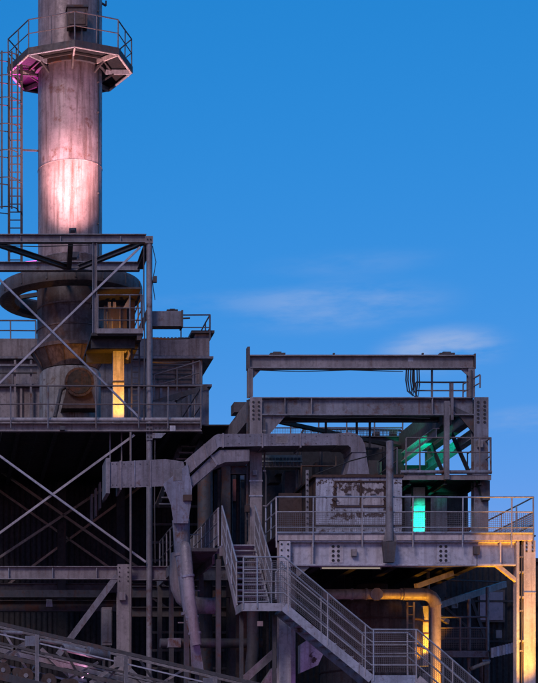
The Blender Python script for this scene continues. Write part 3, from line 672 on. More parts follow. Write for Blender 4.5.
# beams running back
xA, xB, xC = wx(250, GY)+.16, wx(450, GY), wx(481, GY)
link('longitudinal_beam', MB().bar((xA, GY+.31, bzc-.03), (xA, GB-.16, bzc-.03), .3, .62), 'steel', pf)
link('longitudinal_beam', MB().bar((xB, GY+.31, bzc-.1), (xB, GB-.16, bzc-.1), .3, .8), 'steel_dark', pf)
link('longitudinal_beam', MB().ibeam((xC, GY+.31, bzc), (xC, GB-.16, bzc), .52, .28, tf=.035), 'steel_dark', pf)
zl = wz(432, GY)
link('longitudinal_beam', MB().ibeam((xC-.1, GY+.31, zl), (xC-.1, GB-.16, zl), .3, .26), 'girder', pf)  # this beam and the next: paler colour stands in for the green light
link('longitudinal_beam', MB().ibeam((xB-.25, GY+.6, zl+.1), (xB-.25, GB-.16, zl+.1), .3, .2), 'girder', pf)
link('rear_main_beam', MB().ibeam((xA, GB, bzc), (xC, GB, bzc), .45, .28), 'steel_dark', pf)
for x in (xA, xC): link('rear_column', MB().ibeam((x, GB, bzc-.24), (x, GB, pz+.012), .28, .28), 'steel_dark', pf)
link('rear_mid_beam', MB().ibeam((xA+.15, GB, wz(470, GB)), (xC-.15, GB, wz(470, GB)), .3, .2), 'steel_dark', pf)
link('secondary_beam', MB().ibeam((wx(263, GY+.6), GY+.75, wz(418.5, GY+.6)), (wx(445, GY+.6), GY+.75, wz(418.5, GY+.6)), .16, .16), 'steel_dark', pf)
for x in (325, 356, 369): link('hanger_post', MB().pbox(x, 421.5, x+2, 447, GY+.72, .06), 'steel_black', pf)
for x in (300, 330, 345): link('hung_rail', MB().pbox(x, 447.5, x+34, 449.5, GY+1.1, .06), 'steel_black', pf)
rr_ = railing(pf, [V((xA+.3, GB-.05, bzc+.23)), V((xB, GB-.05, bzc+.23))], h=.62, mids=(.3,), spacing=1.0, r=.028, mesh=True)
link('ledge_box', MB().pbox(234, 402, 247, 412, GY+2.4, .6), 'steel_dark', pf)
link('plan_brace', MB().bar((xA, GY+.4, bzc-.22), (xB, GB-.3, bzc-.22), .12, .12), 'steel_black', pf)
# top gangway rail
gw = thing('top_gangway_rail', 'thin guard rails at the top right end of the portal frame', 'railing', W(445, 397, GY+.6))
railing(gw, [W(416, 397, GY+.5), W(473, 397, GY+.5)], h=.46, mids=(.2,), posts=[W(x, 397, GY+.5) for x in (416, 432, 450, 473)], r=.026)
railing(gw, [W(463, 397, GY+.35), W(480, 397, GY-.2)+V((0, 0, .28))], h=.4, mids=(.15,), spacing=.5, r=.026)
link('tall_post', MB().pbox(431.3, 370, 433, 396.8, GY+.5, .05), 'rail', gw)
link('tall_post', MB().pbox(451, 383, 453.6, 420, GY-.08, .06), 'rail', gw)
cbk = thing('hanging_cables', 'loop of black cables dangling from the crane beam near its right end', 'cable', W(411, 368.5, GY+.1))
for x, b, e in ((406.5, 414, 396), (408.5, 417, 398), (411, 413, 393), (413, 419, 397)):
    link('cable', MB().tube([W(x, 368.6, GY+.1), W(x-.6, 380, GY+.1), W(x+1, 391, GY+.1), W(b-1, e, GY+.1), W(b+.5, 385, GY+.1), W(b, 368.6, GY+.1)], .022, 6), 'cable', cbk)

# ------------------------------------------------------------------ balcony hung at right
KY = 53.5
bl = thing('hung_balcony', 'small railed balcony lit green from below, hung under the portal frame', 'balcony', W(447, 480, KY))
kz = wz(474, KY); x0, x1 = wx(400, KY), wx(491, KY)
link('floor', MB().box((x0+.01, KY+.05, kz-.1), (x1-.01, KY+2.5, kz-.02)), 'steel_black', bl)
link('front_channel', MB().box((x0, KY-.03, wz(480, KY)), (x1, KY+.04, wz(474.8, KY))), 'steel', bl)
link('bump_rail', MB().tube([(x0, KY-.06, wz(472.4, KY)), (x1, KY-.06, wz(472.4, KY))], .055, 10), 'steel', bl)
for x in (x0+.3, (x0+x1)/2, x1-.3): link('underbeam', MB().ibeam((x, KY+.06, kz-.21), (x, KY+2.4, kz-.21), .2, .12), 'steel_black', bl)
railing(bl, [W(406, 474, KY-.06), W(491, 474, KY-.06)], h=1.1, mids=(.66,), posts=[W(x, 474, KY-.06) for x in (406, 420, 444, 480, 490.5)], r=.024)
railing(bl, [W(491, 474, KY), W(491, 474, KY)+V((0, 2.4, 0))], h=1.1, mids=(.55,), spacing=1.2, r=.024)
railing(bl, [W(397, 474, KY+.2), W(397, 474, KY+.2)+V((0, 2.2, 0))], h=.8, mids=(.4,), spacing=1.0, r=.024)
link('hanger_post', MB().pbox(444.6, 401, 449.6, 479, KY-.16, .09), 'steel', bl)
link('console', MB().ppoly([(490, 480.4), (478, 480.4), (483, 500), (490, 500)], KY+.3, .2), 'steel_dark', bl)
for x in (450.5, 477): link('step_stringer', MB().bar((wx(x, KY), KY+.6, kz+.02), (wx(x, KY), KY+2.6, kz+1.75), .03, .2), 'steel_black', bl)
# green column
gc = thing('green_lit_column', 'steel column glowing bright green on the platform beside the white bin', 'column', V((wx(419, 54.6), 54.6, pz)))
link('shaft', MB().box((wx(413.2, 54.6), 54.6, pz+.012), (wx(425, 54.6), 54.85, wz(487, 54.6))), 'pale', gc)
link('base_plate', MB().box((wx(411, 54.6), 54.5, pz+.011), (wx(427, 54.6), 54.95, pz+.04)), 'pale', gc)
for y in (505, 518): link('tie_band', MB().pbox(412.8, y, 425.4, y+1, 54.59, .28), 'pale', gc)

# brick machine house at the back of the platform
mh = thing('machine_house', 'dark brick machine house with grey door panels behind the green column', 'building', V((wx(440, 57), 57.5, pz)))
link('brick_wall', MB().box((wx(404, 57.5), 57.5, pz+.012), (wx(468, 57.5), 57.7, wz(492, 57.5))), 'steel_black', mh)
for i in range(9):
    for j in range(12):
        a = wx(405, 57.5)+i*.235+(.117 if j % 2 else 0)
        link('brick', MB().box((a, 57.485, pz+.05+j*.1), (a+.222, 57.5, pz+.138+j*.1)), 'brick', mh)
link('door_panel', MB().pbox(431, 497, 447, 535, 57.3, .06), 'cladding', mh)
link('door_panel', MB().pbox(405, 494, 411.5, 535, 57.3, .06), 'cladding', mh)
link('roof_slab', MB().pbox(402, 488, 470, 492, 57.2, 2), 'steel_black', mh)

# ------------------------------------------------------------------ machinery between bin and frame (dark)
mc = thing('dark_machinery', 'dark machine hall wall with cream louvred cabinet behind the duct', 'machinery', V((wx(310, 57.5), 57.5, pz)))
link('back_panel', MB().pbox(262, 449, 404, 560, 58.4, .2), 'black', mc)
cab = link('cabinet', MB().pbox(261, 455, 302, 467, 55.6, .5), 'cream', mc)
for i in range(11): link('louvre', MB().pbox(262+i*3.6, 457.5, 264.4+i*3.6, 465.5, 55.56, .04), 'steel_dark', cab)
link('cabinet_rib', MB().pbox(260.5, 460.5, 302.5, 461.8, 55.54, .06), 'cream', mc)
link('pipe_rail', MB().tube([W(301, 466, 55), W(336, 466, 55), W(336, 456, 55)], .028, 8), 'brown', mc)
link('pipe_rail', MB().tube([W(301.5, 466, 55), W(301.5, 520, 55)], .03, 8), 'brown', mc)
for i in range(9):
    x = 268+random.random()*120; y = 455+random.random()*45
    link('machine_block', MB().pbox(x, y, x+8+random.random()*14, y+8+random.random()*25, 56.3+random.random()*1.4, .5), random.choice(['steel_black', 'steel_dark', 'steel_black']), mc)
for i in range(7):
    x = 264+random.random()*130
    link('pipe', MB().tube([W(x, 447, 55.9), W(x, 545, 55.9)], .04+random.random()*.05, 10), random.choice(['steel_black', 'steel_dark']), mc)
fr_ = []
link('screen_frame', MB().tube([W(302, 447, GB+.3), W(302, 432, GB+.3), W(303.5, 429.6, GB+.3), W(306, 429, GB+.3), W(400, 430, GB+.3), W(404, 433, GB+.3), W(404, 447, GB+.3)], .035, 8), 'steel_black', mc)
sm = MB()
for i in range(70): sm.bar(W(303+i*1.44, 447, GB+.3), W(303+i*1.44, 430, GB+.3), .018, .006)
for i in range(9): sm.bar(W(302.5, 431.5+i*1.9, GB+.3), W(404, 431.5+i*1.9, GB+.3), .012, .012)
stuff(link('screen_mesh', sm, 'steel_black', mc))
for x, h_ in ((317, 6), (341, 4), (375, 8), (384, 5), (392, 9)): link('machine_top', MB().pbox(x, 447-h_*2, x+5, 447, GB+.6, .4), 'steel_black', mc)

# ================================================================== STAIRS
SY, SY2 = 49.6, 50.55
sz = wz(603.5, SY); xa, xb = wx(243, SY), wx(283.5, SY)
ss = thing('metal_stairs', 'galvanised zigzag staircase with mesh railings in front of the platform', 'stairs', (wx(262, SY), SY, 0))
link('landing', MB().box((xa, SY, sz-.03), (xb, SY2+.05, sz)), 'galv', ss)
link('landing_channel', MB().box((xa-.02, SY-.04, wz(611, SY)), (xb, SY-.005, sz+.01)), 'galv', ss)
link('landing_channel', MB().box((xa-.04, SY, wz(611, SY)), (xa-.005, SY2+.05, sz+.01)), 'galv', ss)
x2a, x2b = wx(371, SY), wx(417, SY); sz2 = wz(675.5, SY)
def flight(xs, zs, xe, ze, n):
    for y in (SY-.03, SY2): link('stringer', MB().bar(V((xs, y, zs-.1)), V((xe, y, ze-.1)), .05, .24), 'galv', ss)
    for i in range(n):
        t = (i+.5)/n; x = xs+(xe-xs)*t; z = zs+(ze-zs)*(i+1)/(n+1)
        link('tread', MB().box((x-.14, SY+.01, z-.035), (x+.14, SY2-.03, z)), 'galv', ss)
flight(xb, sz, x2a, sz2, 10)
link('landing', MB().box((x2a, SY, sz2-.03), (x2b, SY2+.05, sz2)), 'galv', ss)
link('landing_channel', MB().box((x2a, SY-.04, sz2-.22), (x2b, SY-.005, sz2+.01)), 'galv', ss)
xe = x2b+3.0; flight(x2b, sz2, xe, sz2-2.6, 12)
xe2 = xe+3.0
link('landing', MB().box((xe, SY, sz2-2.63), (xe+.9, SY2+.05, sz2-2.6)), 'galv', ss)
for x in (xa+.1, xb-.1, x2a+.1, x2b-.1, xe+.45):
    zt_ = (sz if x < x2a else sz2 if x < x2b else sz2-2.6)-.24
    link('support_leg', MB().bar((x, SY2-.1, zt_), (x, SY2-.1, 0), .1, .1), 'steel_dark', ss)
rl = [V((xa, SY-.045, sz)), V((xb, SY-.045, sz)), V((x2a, SY-.045, sz2)), V((x2b, SY-.045, sz2)), V((xe, SY-.045, sz2-2.6))]
k_ = lambda t: V((xb, SY-.045, sz)).lerp(V((x2a, SY-.045, sz2)), t)
fpst = [rl[0], rl[0].lerp(rl[1], .35), rl[1]+V((.13, 0, -.08)), k_(.5), k_(.93), rl[2]+V((.06, 0, 0)), rl[3]-V((.03, 0, 0)), rl[3].lerp(rl[4], .33), rl[3].lerp(rl[4], .66), rl[4]]
railing(ss, rl, h=1.3, mids=(.3, .62, .95), posts=fpst, below=.16, r=.024, m='galv', mesh='full')
rb = [V((xb+.1, SY2+.03, sz)), V((x2a, SY2+.03, sz2)), V((x2b, SY2+.03, sz2)), V((xe, SY2+.03, sz2-2.6))]
railing(ss, rb, h=1.3, mids=(.62, .95), spacing=1.5, below=.16, r=.024, m='galv', mesh=False)
# gate frame on the landing
link('gate_frame', MB().tube([W(276, 599, SY+.1), W(276, 572, SY+.1), W(283, 566, SY+.1), W(284, 571, SY+.1)], .026, 8), 'pale', ss)
link('gate_frame', MB().tube([W(280, 600, SY+.3), W(280, 570, SY+.3), W(286, 567, SY+.3)], .022, 8), 'pale', ss)
# upper flight, going back from the landing to platform level
UY0, UY1 = SY2+.1, 53.1; uxa, uxb = xa, wx(276, SY)
n = 11
for i in range(n):
    y = UY0+(UY1-UY0)*(i+.5)/n; z = sz+(pz-sz)*(i+1)/n
    link('tread', MB().box((uxa+.03, y-.13, z-.035), (uxb-.03, y+.13, z)), 'galv', ss)
for x in (uxa, uxb): link('stringer', MB().bar((x, UY0, sz-.02), (x, UY1, pz-.08), .05, .24), 'galv', ss)
for x in (uxa-.03, uxb+.03):
    railing(ss, [V((x, UY0-.2, sz+.1)), V((x, UY1, pz))], h=1.2, mids=(.35, .75), spacing=1.0, r=.024, m='galv', mesh='full')
link('top_landing', MB().box((uxa-.1, UY1+.02, pz-.05), (uxb+.2, UY1+1.3, pz)), 'galv', ss)
link('top_landing_beam', MB().box((uxa-.1, UY1+.02, pz-.3), (uxb+.2, UY1+.1, pz-.052)), 'steel', ss)
# walkway running back on the left
wk = thing('side_walkway', 'railed steel walkway running back from the stair top on its left', 'walkway', V((uxa, UY1+1.3, pz)))
link('floor', MB().box((uxa-1.0, UY1+.3, pz-.12), (uxa-.12, 60.5, pz-.02)), 'steel_dark', wk)
link('side_beam', MB().box((uxa-.11, UY1+1.4, pz-.35), (uxa-.04, 60.5, pz-.03)), 'steel', wk)
link('side_beam', MB().box((uxa-1.09, UY1+.3, pz-.35), (uxa-1.02, 60.5, pz-.03)), 'steel', wk)
railing(wk, [V((uxa-.12, UY1+.1, pz)), V((uxa-.12, 60, pz))], h=1.15, mids=(.35, .75), spacing=.8, r=.026, m='galv', mesh='full')
railing(wk, [V((uxa-1.05, UY1+.3, pz)), V((uxa-1.05, 60, pz))], h=1.15, mids=(.55,), spacing=1.0, r=.026, m='rail')
for y in (UY1+.4, 57, 60): 
    for x in (uxa-1.05, uxa-.08): link('support_leg', MB().bar((x, y, pz-.36), (x, y, 0), .14, .14), 'steel_dark', wk)

# red brick building glimpsed through the frame
rbld = thing('red_building', 'red brick building with small blue windows glimpsed under the duct', 'building', (wx(235, 66), 66, 0))
link('wall', MB().pbox(214, 470, 262, 980, 66.2, 3), 'black', rbld)
for x, y, w_, h_ in ((224, 479, 6, 20), (233, 479, 4.5, 22), (225, 500, 7, 9)): link('brick_pier', MB().pbox(x, y, x+w_, y+h_, 66, .19), 'brick', rbld)
for x, y in ((238.5, 475), (223, 475)):
    f_ = link('window', MB().pbox(x, y, x+6, y+5, 65.9, .1), 'steel_dark', rbld); link('pane', MB().pbox(x+.6, y+.6, x+5.4, y+4.4, 65.88, .02), 'glass', f_)

# ================================================================== UNDER THE PLATFORM (right)
ub = thing('back_shed', 'dark corrugated shed wall in shadow beneath the platform', 'shed', (wx(400, 63), 63.5, 0))
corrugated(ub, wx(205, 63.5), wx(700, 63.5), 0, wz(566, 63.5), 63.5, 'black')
for y in (600, 640): link('wall_rail', MB().pbox(430, y, 640, y+2, 63.2, .1), 'steel_black', ub)
wf = link('window', MB().pbox(478, 590, 505, 622, 63.25, .1), 'steel_dark', ub)
link('pane', MB().pbox(480, 592, 503, 620, 63.22, .03), 'glass', wf)

pi = thing('bent_pipe', 'thick pipe with octagonal flange bending down beside an orange light', 'pipe', W(437, 683, 53))
QY = 53.0
pts = [W(322, 594, QY), W(424, 594, QY)]
for i in range(9):
    a = i/8*math.pi/2; pts.append(W(424+13*math.sin(a)*.9, 594+13*(1-math.cos(a)), QY))
pts.append(V((wx(435.7, QY), QY, 0)))
link('pipe_run', MB().tube(pts, .155, 20), 'pipe', pi)
fl = link('flange', MB().prism([W(377+6.4*math.cos(k*math.pi/4+.39), 594+6.4*math.sin(k*math.pi/4+.39), QY-.2) for k in range(8)], (0, .1, 0)), 'steel', pi)
for x in (351, 365, 400): link('pipe_band', MB().tube([W(x, 594, QY), W(x+2, 594, QY)], .175, 20), 'pipe', pi)
link('elbow_sleeve', MB().tube([W(403, 594, QY), W(423, 594, QY)]+[W(424+12*math.sin(a), 594+13*(1-math.cos(a)), QY) for a in (.3, .7, 1.1, 1.5)], .185, 20), 'pipe', pi)

tk = thing('storage_tank', 'squat stained steel tank under the platform behind the stairs', 'tank', (wx(372, 57), 57.2, 0))
tcx = wx(372, 57.2)
link('shell', MB().lathe((tcx, 57.2, 0), [(1.65, 0), (1.65, wz(612, 57.2)), (1.5, wz(604, 57.2)), (1.2, wz(600, 57.2)), (.01, wz(600, 57.2)), (.01, 0)], 48), 'tank', tk)
for y in (622, 650, 672): link('hoop', MB().lathe((tcx, 57.2, 0), [(1.64, wz(y+1.5, 57.2)), (1.69, wz(y+1.5, 57.2)), (1.69, wz(y, 57.2)), (1.64, wz(y, 57.2))], 48), 'rust', tk)
link('top_neck', MB().lathe((tcx, 57.2, 0), [(.5, wz(600, 57.2)), (.5, wz(585, 57.2)), (.01, wz(585, 57.2)), (.01, wz(600, 57.2))], 28), 'rust', tk)
ltd = thing('orange_ladder', 'ladder catching orange light between tank and bent pipe', 'ladder', (wx(410, 55), 55.4, 0))
for x in (406.5, 413): link('stile', MB().box((wx(x, 55.4), 55.4, 0), (wx(x, 55.4)+.06, 55.45, wz(602, 55.4))), 'pipe', ltd)
for k in range(18): link('rung', MB().tube([W(407, 606+k*8.5, 55.43), W(414, 606+k*8.5, 55.43)], .018, 6), 'pipe', ltd)
lc = thing('glowing_pillar', 'narrow pillar glowing orange behind the bent pipe under the platform', 'column', (wx(423, 56), 56.4, 0))
link('shaft', MB().box((wx(418.5, 56.4), 56.4, 0), (wx(428.5, 56.4), 56.7, wz(606, 56.4))), 'pale', lc)
for y in (621, 633, 648): link('band', MB().pbox(418, y, 429, y+1.2, 56.38, .34), 'brown', lc)
# roof beams under the platform lit orange
rf = thing('lean_to_frame', 'sloping roof beams and posts catching orange light beneath the platform', 'steel frame', (wx(460, 57), 57, 0))
link('rafter', MB().bar(W(430, 608, 55.5), W(505, 584, 58.5), .12, .2), 'steel', rf)
link('rafter', MB().bar(W(416, 586, 54.5), W(452, 573, 55.5), .14, .16), 'steel', rf)
link('rafter', MB().bar(W(432, 612, 56.5), W(448, 622, 57.0), .1, .14), 'steel', rf)
for x, y0 in ((428, 566), (487.5, 587), (469, 596)): link('post', MB().tube([W(x, y0, 57), V((wx(x, 57), 57, 0))], .06, 10), 'steel', rf)
link('blue_brace', MB().bar(W(470, 596, 58.6), W(486, 640, 58.6), .1, .1), 'steel_dark', rf)
link('blue_brace', MB().bar(W(442, 604, 58.8), W(470, 630, 58.8), .08, .08), 'steel_dark', rf)
fr = thing('lower_gallery', 'dim railed gallery in the shadows between bent pipe and right column', 'gallery', W(462, 655, 57))
link('floor_beam', MB().pbox(433, 651, 488, 657, 56.6, .2), 'steel', fr)
link('floor', MB().pbox(433, 650, 508, 651.4, 56.8, 2), 'steel_dark', fr)
railing(fr, [W(434, 651, 56.65), W(487, 651, 56.65)], h=1.1, mids=(.4, .75), spacing=1.0, r=.03, m='rail', mesh=True)
for k in range(8): link('curved_plate', MB().pbox(491+k*2.9, 647.5-k*.7, 493.7+k*2.9, 657.5-k*.7, 56.2, .04), 'pale', fr)
link('valve_pipe', MB().tube([W(470, 669, 55.8), W(482, 664, 55.8), W(489, 662, 55.8)], .06, 10), 'pipe', fr)
link('valve_stem', MB().tube([W(482, 661, 55.8), W(490, 661, 55.8)], .05, 8), 'steel', fr)
for x in (436, 486): link('support_leg', MB().bar(W(x, 657, 56.7), V((wx(x, 56.7), 56.7, 0)), .14, .14), 'steel_dark', fr)
link('thick_post', MB().tube([W(483.5, 658, 57.8), V((wx(483.5, 57.8), 57.8, 0))], .13, 12), 'steel', fr)

# far dark block on the right edge
fb = thing('far_block', 'dark flat-roofed block at the right edge behind the platform', 'building', (wx(560, 95), 95, 0))
link('wall', MB().pbox(528, 562, 800, 930, 95, 12), 'steel_dark', fb)
link('roof_edge', MB().pbox(527, 558, 801, 562, 94.7, 12.6), 'steel_black', fb)

# ================================================================== LOWER MIDDLE CLUTTER
lm = thing('pump_house', 'dark pipework and beams in shadow beneath the stair landing', 'pipework', (wx(230, 57), 57, 0))
link('cross_pipe', MB().tube([W(160, 643, 55.5), W(262, 643, 55.5)], .15, 14), 'steel_dark', lm)
link('pipe_box', MB().pbox(168, 638, 181, 647, 55.2, .4), 'steel', lm)
link('stand_pipe', MB().tube([W(253, 560, 55), W(253, 648, 55), W(251, 668, 55), V((wx(250, 55), 55, 0))], .19, 16), 'steel_dark', lm)
for x in (238, 244): link('post', MB().bar(W(x, 600, 56), V((wx(x, 56), 56, 0)), .14, .14), 'rust', lm)
link('diagonal', MB().bar(W(240, 683, 54), W(277, 650, 54), .22, .22), 'steel', lm)
link('lit_slab', MB().ppoly([(300, 645), (318, 632), (330, 640), (318, 665), (300, 673)], 53.6, .3), 'bin', lm)
link('lit_slab', MB().ppoly([(262, 683), (272, 668), (280, 668), (280, 700), (262, 700)], 53.4, .3), 'concrete', lm)
link('ledge_beam', MB().ibeam((wx(131, 62), 62, wz(612, 62)), (wx(250, 62), 62, wz(612, 62)), .34, .3), 'steel_dark', lm)
link('ledge_beam', MB().ibeam((wx(131, 62), 62, wz(592, 62)), (wx(230, 62), 62, wz(592, 62)), .4, .3), 'steel_dark', lm)
for i in range(7):
    x = 205+i*10+random.random()*5
    link('conduit', MB().tube([W(x, 470 if i < 5 else 500, 60.5), W(x, 700, 60.5)], .05+random.random()*.06, 10), random.choice(['steel_dark', 'steel_black', 'rust']), lm)
for i in range(10):
    y = 505+i*18; link('rack_beam', MB().pbox(150, y, 200+random.random()*40, y+2.2, 62.8+random.random(), .15), random.choice(['steel_dark', 'steel_black']), lm)
link('vertical_vessel', MB().tube([W(205, 470, 58.5), V((wx(205, 58.5), 58.5, 0))], .25, 18), 'steel_dark', lm)
link('main_post', MB().ibeam((wx(289, 52.6), 52.6, wz(570, 52.6)), (wx(289, 52.6), 52.6, 0), .32, .32), 'steel', lm)
link('yellow_tag', MB().pbox(257.5, 621, 263, 626, 54.6, .05), 'cream', lm)

# pale sign on the gutter beam (left)
sg = thing('small_notice', 'small pale notice plate on the dark beam at lower left', 'sign', W(49, 606, 63.7))
link('plate', MB().ppoly([(46.5, 599), (52, 599.4), (52.6, 606.5), (46, 606.5)], 63.72, .02), 'pale', sg)
bx_ = thing('switch_box', 'grey switch cabinet on the dark wall left of the lower tower column', 'cabinet', (wx(107, 60), 60, 0))
link('cabinet', MB().pbox(102, 607, 112, 645, 60, .4), 'steel', bx_)
link('cabinet_leg', MB().box((wx(103, 60), 60.05, 0), (wx(105, 60), 60.3, wz(645.1, 60))), 'steel_dark', bx_)
link('cabinet_leg', MB().box((wx(109, 60), 60.05, 0), (wx(111, 60), 60.3, wz(645.1, 60))), 'steel_dark', bx_)
link('cabinet_door', MB().pbox(102.8, 609, 111.2, 642, 59.97, .028), 'steel', bx_)

# ================================================================== CONVEYOR at bottom left
VY = 46.0
cv = thing('belt_conveyor', 'inclined conveyor gallery with steel rails and rollers at the bottom left', 'conveyor', (wx(60, VY), VY, 0))
SL = (673-622)/217.0
def ly(x, base): return base+SL*x
def line(name, base, x0, x1, Y, w_, h_, m): return link(name, MB().bar(W(x0, ly(x0, base), Y), W(x1, ly(x1, base), Y), w_, h_), m, cv)
line('top_rail', 623.5, -60, 330, VY, .07, .09, 'steel_dark')
line('rear_top_rail', 627, -60, 330, VY+1.8, .06, .06, 'steel')
line('mid_rail', 634, -60, 330, VY+.02, .035, .035, 'galv')
line('mid_rail', 643, -60, 330, VY+.02, .05, .06, 'steel_dark')
line('lower_chord', 655, -60, 330, VY+.05, .08, .1, 'steel_dark')
line('rear_chord', 650, -60, 330, VY+1.8, .08, .12, 'steel')
line('cable_tray', 646, -60, 330, VY+1.2, .2, .04, 'steel')
line('belt_frame', 676, -60, 330, VY-.02, .1, .2, 'steel_dark')
line('side_angle', 664, -60, 330, VY+.3, .05, .05, 'galv')
link('belt', MB().bar(W(-60, ly(-60, 666), VY+.95), W(330, ly(330, 666), VY+.95), 1.3, .03), 'concrete', cv)
link('trough', MB().bar(W(-60, ly(-60, 688), VY+.95), W(330, ly(330, 688), VY+.95), 1.7, .05), 'concrete', cv)
for i, x in enumerate((-50, 37, 126, 215, 300)):
    link('frame_post', MB().ibeam(W(x, ly(x, 626), VY), V((wx(x, VY), VY, 0)), .1, .1), 'steel', cv)
    link('frame_post', MB().ibeam(W(x, ly(x, 626), VY+1.8), V((W(x, 0, VY).x, VY+1.8, 0)), .1, .1), 'steel_dark', cv)
    link('cross_tie', MB().bar(W(x, ly(x, 655), VY+.06), W(x, ly(x, 655), VY+.06)+V((0, 1.7, 0)), .08, .08), 'steel_dark', cv)
    link('gusset_plate', MB().pbox(x-12, ly(x, 624)+3, x-2, ly(x, 624)+13, VY-.06, .015), 'steel', cv)
    if i < 4:
        link('diagonal', MB().bar(W(x-36, ly(x-36, 662), VY+.1), W(x-4, ly(x, 631), VY+.1), .08, .1), 'steel', cv)
        link('diagonal', MB().bar(W(x+4, ly(x, 640), VY+1.7), W(x+44, ly(x+44, 668), VY+1.7), .08, .1), 'steel', cv)
for i in range(15):
    x = -55+i*24; p = W(x, ly(x, 668), VY+.1)
    link('roller', MB().tube([p, p+V((0, .5, -.1)), p+V((0, 1.2, -.1)), p+V((0, 1.7, 0))], .13, 14), 'rust', cv)
    link('roller_bracket', MB().bar(p+V((0, 0, -.05)), p+V((0, 0, -.32)), .05, .12), 'steel_dark', cv)
for i in range(12):       # idler discs seen end-on
    x = -20+i*23; p = W(x, ly(x, 669), VY+.02)
    dsc = link('idler_disc', MB().tube([p+V((0, .02, 0)), p+V((0, .1, 0))], .2, 18), 'rust', cv)
    link('hub', MB().tube([p, p+V((0, .018, 0))], .06, 10), 'steel', dsc)
for a, b, c_ in (((-10, 664), (27, 641), 'steel'), ((4, 632), (26, 668), 'galv'), ((60, 684), (98, 662), 'steel'), ((62, 645), (80, 678), 'steel_dark'), ((104, 684), (128, 655), 'steel'), ((140, 660), (160, 690), 'steel_dark'), ((150, 690), (186, 668), 'steel')):
    link('lattice_bar', MB().bar(W(*a, VY+.25), W(*b, VY+.25), .05, .06), c_, cv)
for i, (a, b) in enumerate((((62, 647), (104, 657)), ((-30, 630), (22, 633)), ((40, 640), (84, 648)))):
    link('loose_pipe', MB().tube([W(*a, VY+.9), W(*b, VY+1.1)], (.1, .05, .045)[i], 12), 'steel', cv)
link('drum', MB().tube([W(88, 651, VY+.7), W(108, 655, VY+.9)], .14, 18), 'steel', cv)
for i in range(6):
    x = 70+i*24; link('tray_plate', MB().prism([W(x, ly(x, 664), VY+.5), W(x+17, ly(x+17, 662), VY+.5), W(x+14, ly(x+14, 655), VY+1.4), W(x-2, ly(x, 657), VY+1.4)], (0, 0, .02)), 'steel', cv)

# ================================================================== SMALL FITTINGS
def junction(parent, x, y, Y, w_=4, h_=5, m='steel'):
    o = link('junction_box', MB().pbox(x, y, x+w_, y+h_, Y-.12, .11), m, parent)
    link('box_lid', MB().pbox(x+.5, y+.5, x+w_-.5, y+h_-.5, Y-.128, .007), m, o)
    return o
def conduit(parent, pix, Y, r=.018, m='steel_dark', name='conduit'):
    return link(name, MB().tube([W(x, y, Y) for x, y in pix], r, 7), m, parent)
# portal frame
conduit(pf, [(264.5, 418), (264.5, 470), (266, 476), (266, 530)], GY-.03, .025)
conduit(pf, [(247.5, 400), (247.2, 520)], GY+.1, .035)
for y in (430, 452, 470, 505): link('conduit_clip', MB().pbox(263, y, 266, y+1.2, GY-.06, .06), 'steel', pf)
junction(pf, 245, 505, GY, 5, 7, 'rust'); junction(pf, 253, 470, GY-.02, 4, 5); junction(pf, 478, 440, GY-.01, 5, 7)
conduit(pf, [(290, 417), (330, 418.2), (380, 417.2), (430, 418.5)], GY-.01, .016, 'cable', 'cable')
conduit(pf, [(255, 370), (300, 371.5), (350, 370), (403, 371.5)], GY+.05, .014, 'cable', 'cable')
conduit(pf, [(471.5, 370), (471.5, 398)], GY-.03, .02)
for x in (300, 345, 392, 430): bolt(pf, W(x, 399.3, GY), .025)
# platform girder
junction(rp, 352, 549, PY+.13, 5, 7, 'steel'); junction(rp, 474, 546, PY+.13, 6, 8, 'steel_dark')
conduit(rp, [(477, 554), (477, 566), (430, 568), (392, 567)], PY-.02, .014, 'cable', 'cable')
conduit(rp, [(521.5, 545), (521.5, 683)], PY-.03, .02)
for y in (556, 610, 650): link('conduit_clip', MB().pbox(519.8, y, 523.2, y+1.2, PY-.05, .05), 'steel', rp)
for x in (281.5, 288): 
    for y in (544, 550, 556, 562): bolt(rp, W(x, y, PY-.06), .03)
for y in (543, 547, 551):
    for x in (526.5, 532.5): bolt(rp, W(x, y, PY), .03)
# tower
conduit(tw, [(143.8, 246), (143.8, 300), (144.6, 340), (144, 420)], TY-.12, .022)
conduit(tw, [(155, 440), (154.6, 500), (155.2, 563)], TY-.1, .02)
conduit(tw, [(-20, 245.2), (40, 246.6), (90, 245)], TY-.1, .014, 'cable', 'cable')
conduit(tw, [(152.5, 246), (156, 262), (152.5, 282), (155, 300)], TY+.05, .014, 'cable', 'cable')
junction(tw, 153, 276, TY, 4, 6, 'steel_dark'); junction(tw, 119.5, 592, TY-.23, 6, 8); junction(tw, 60, 426, TY-.22, 5, 4, 'steel_dark')
for x in (119.5, 128):
    for y in (567.5, 572, 576.5, 581): bolt(tw, W(x, y, TY-.2), .026)
for x in (8, 52, 96): link('beam_stiffener', MB().pbox(x, 567.6, x+1, 578.8, TY-.1, .09), 'steel', tw)
for x in (20, 60, 120): link('beam_stiffener', MB().pbox(x, 236.2, x+.9, 241.8, TY-.09, .08), 'steel', tw)
for k in range(5): link('hung_lamp_stem', MB().pbox(-10+k*26, 433, -9.3+k*26, 441, TY+2.5, .02), 'steel_dark', tw)
for y in (318, 338, 362): conduit(tw, [(152, y), (168, y+1), (190, y)], TY+3.2, .03, 'steel_dark', 'service_pipe')
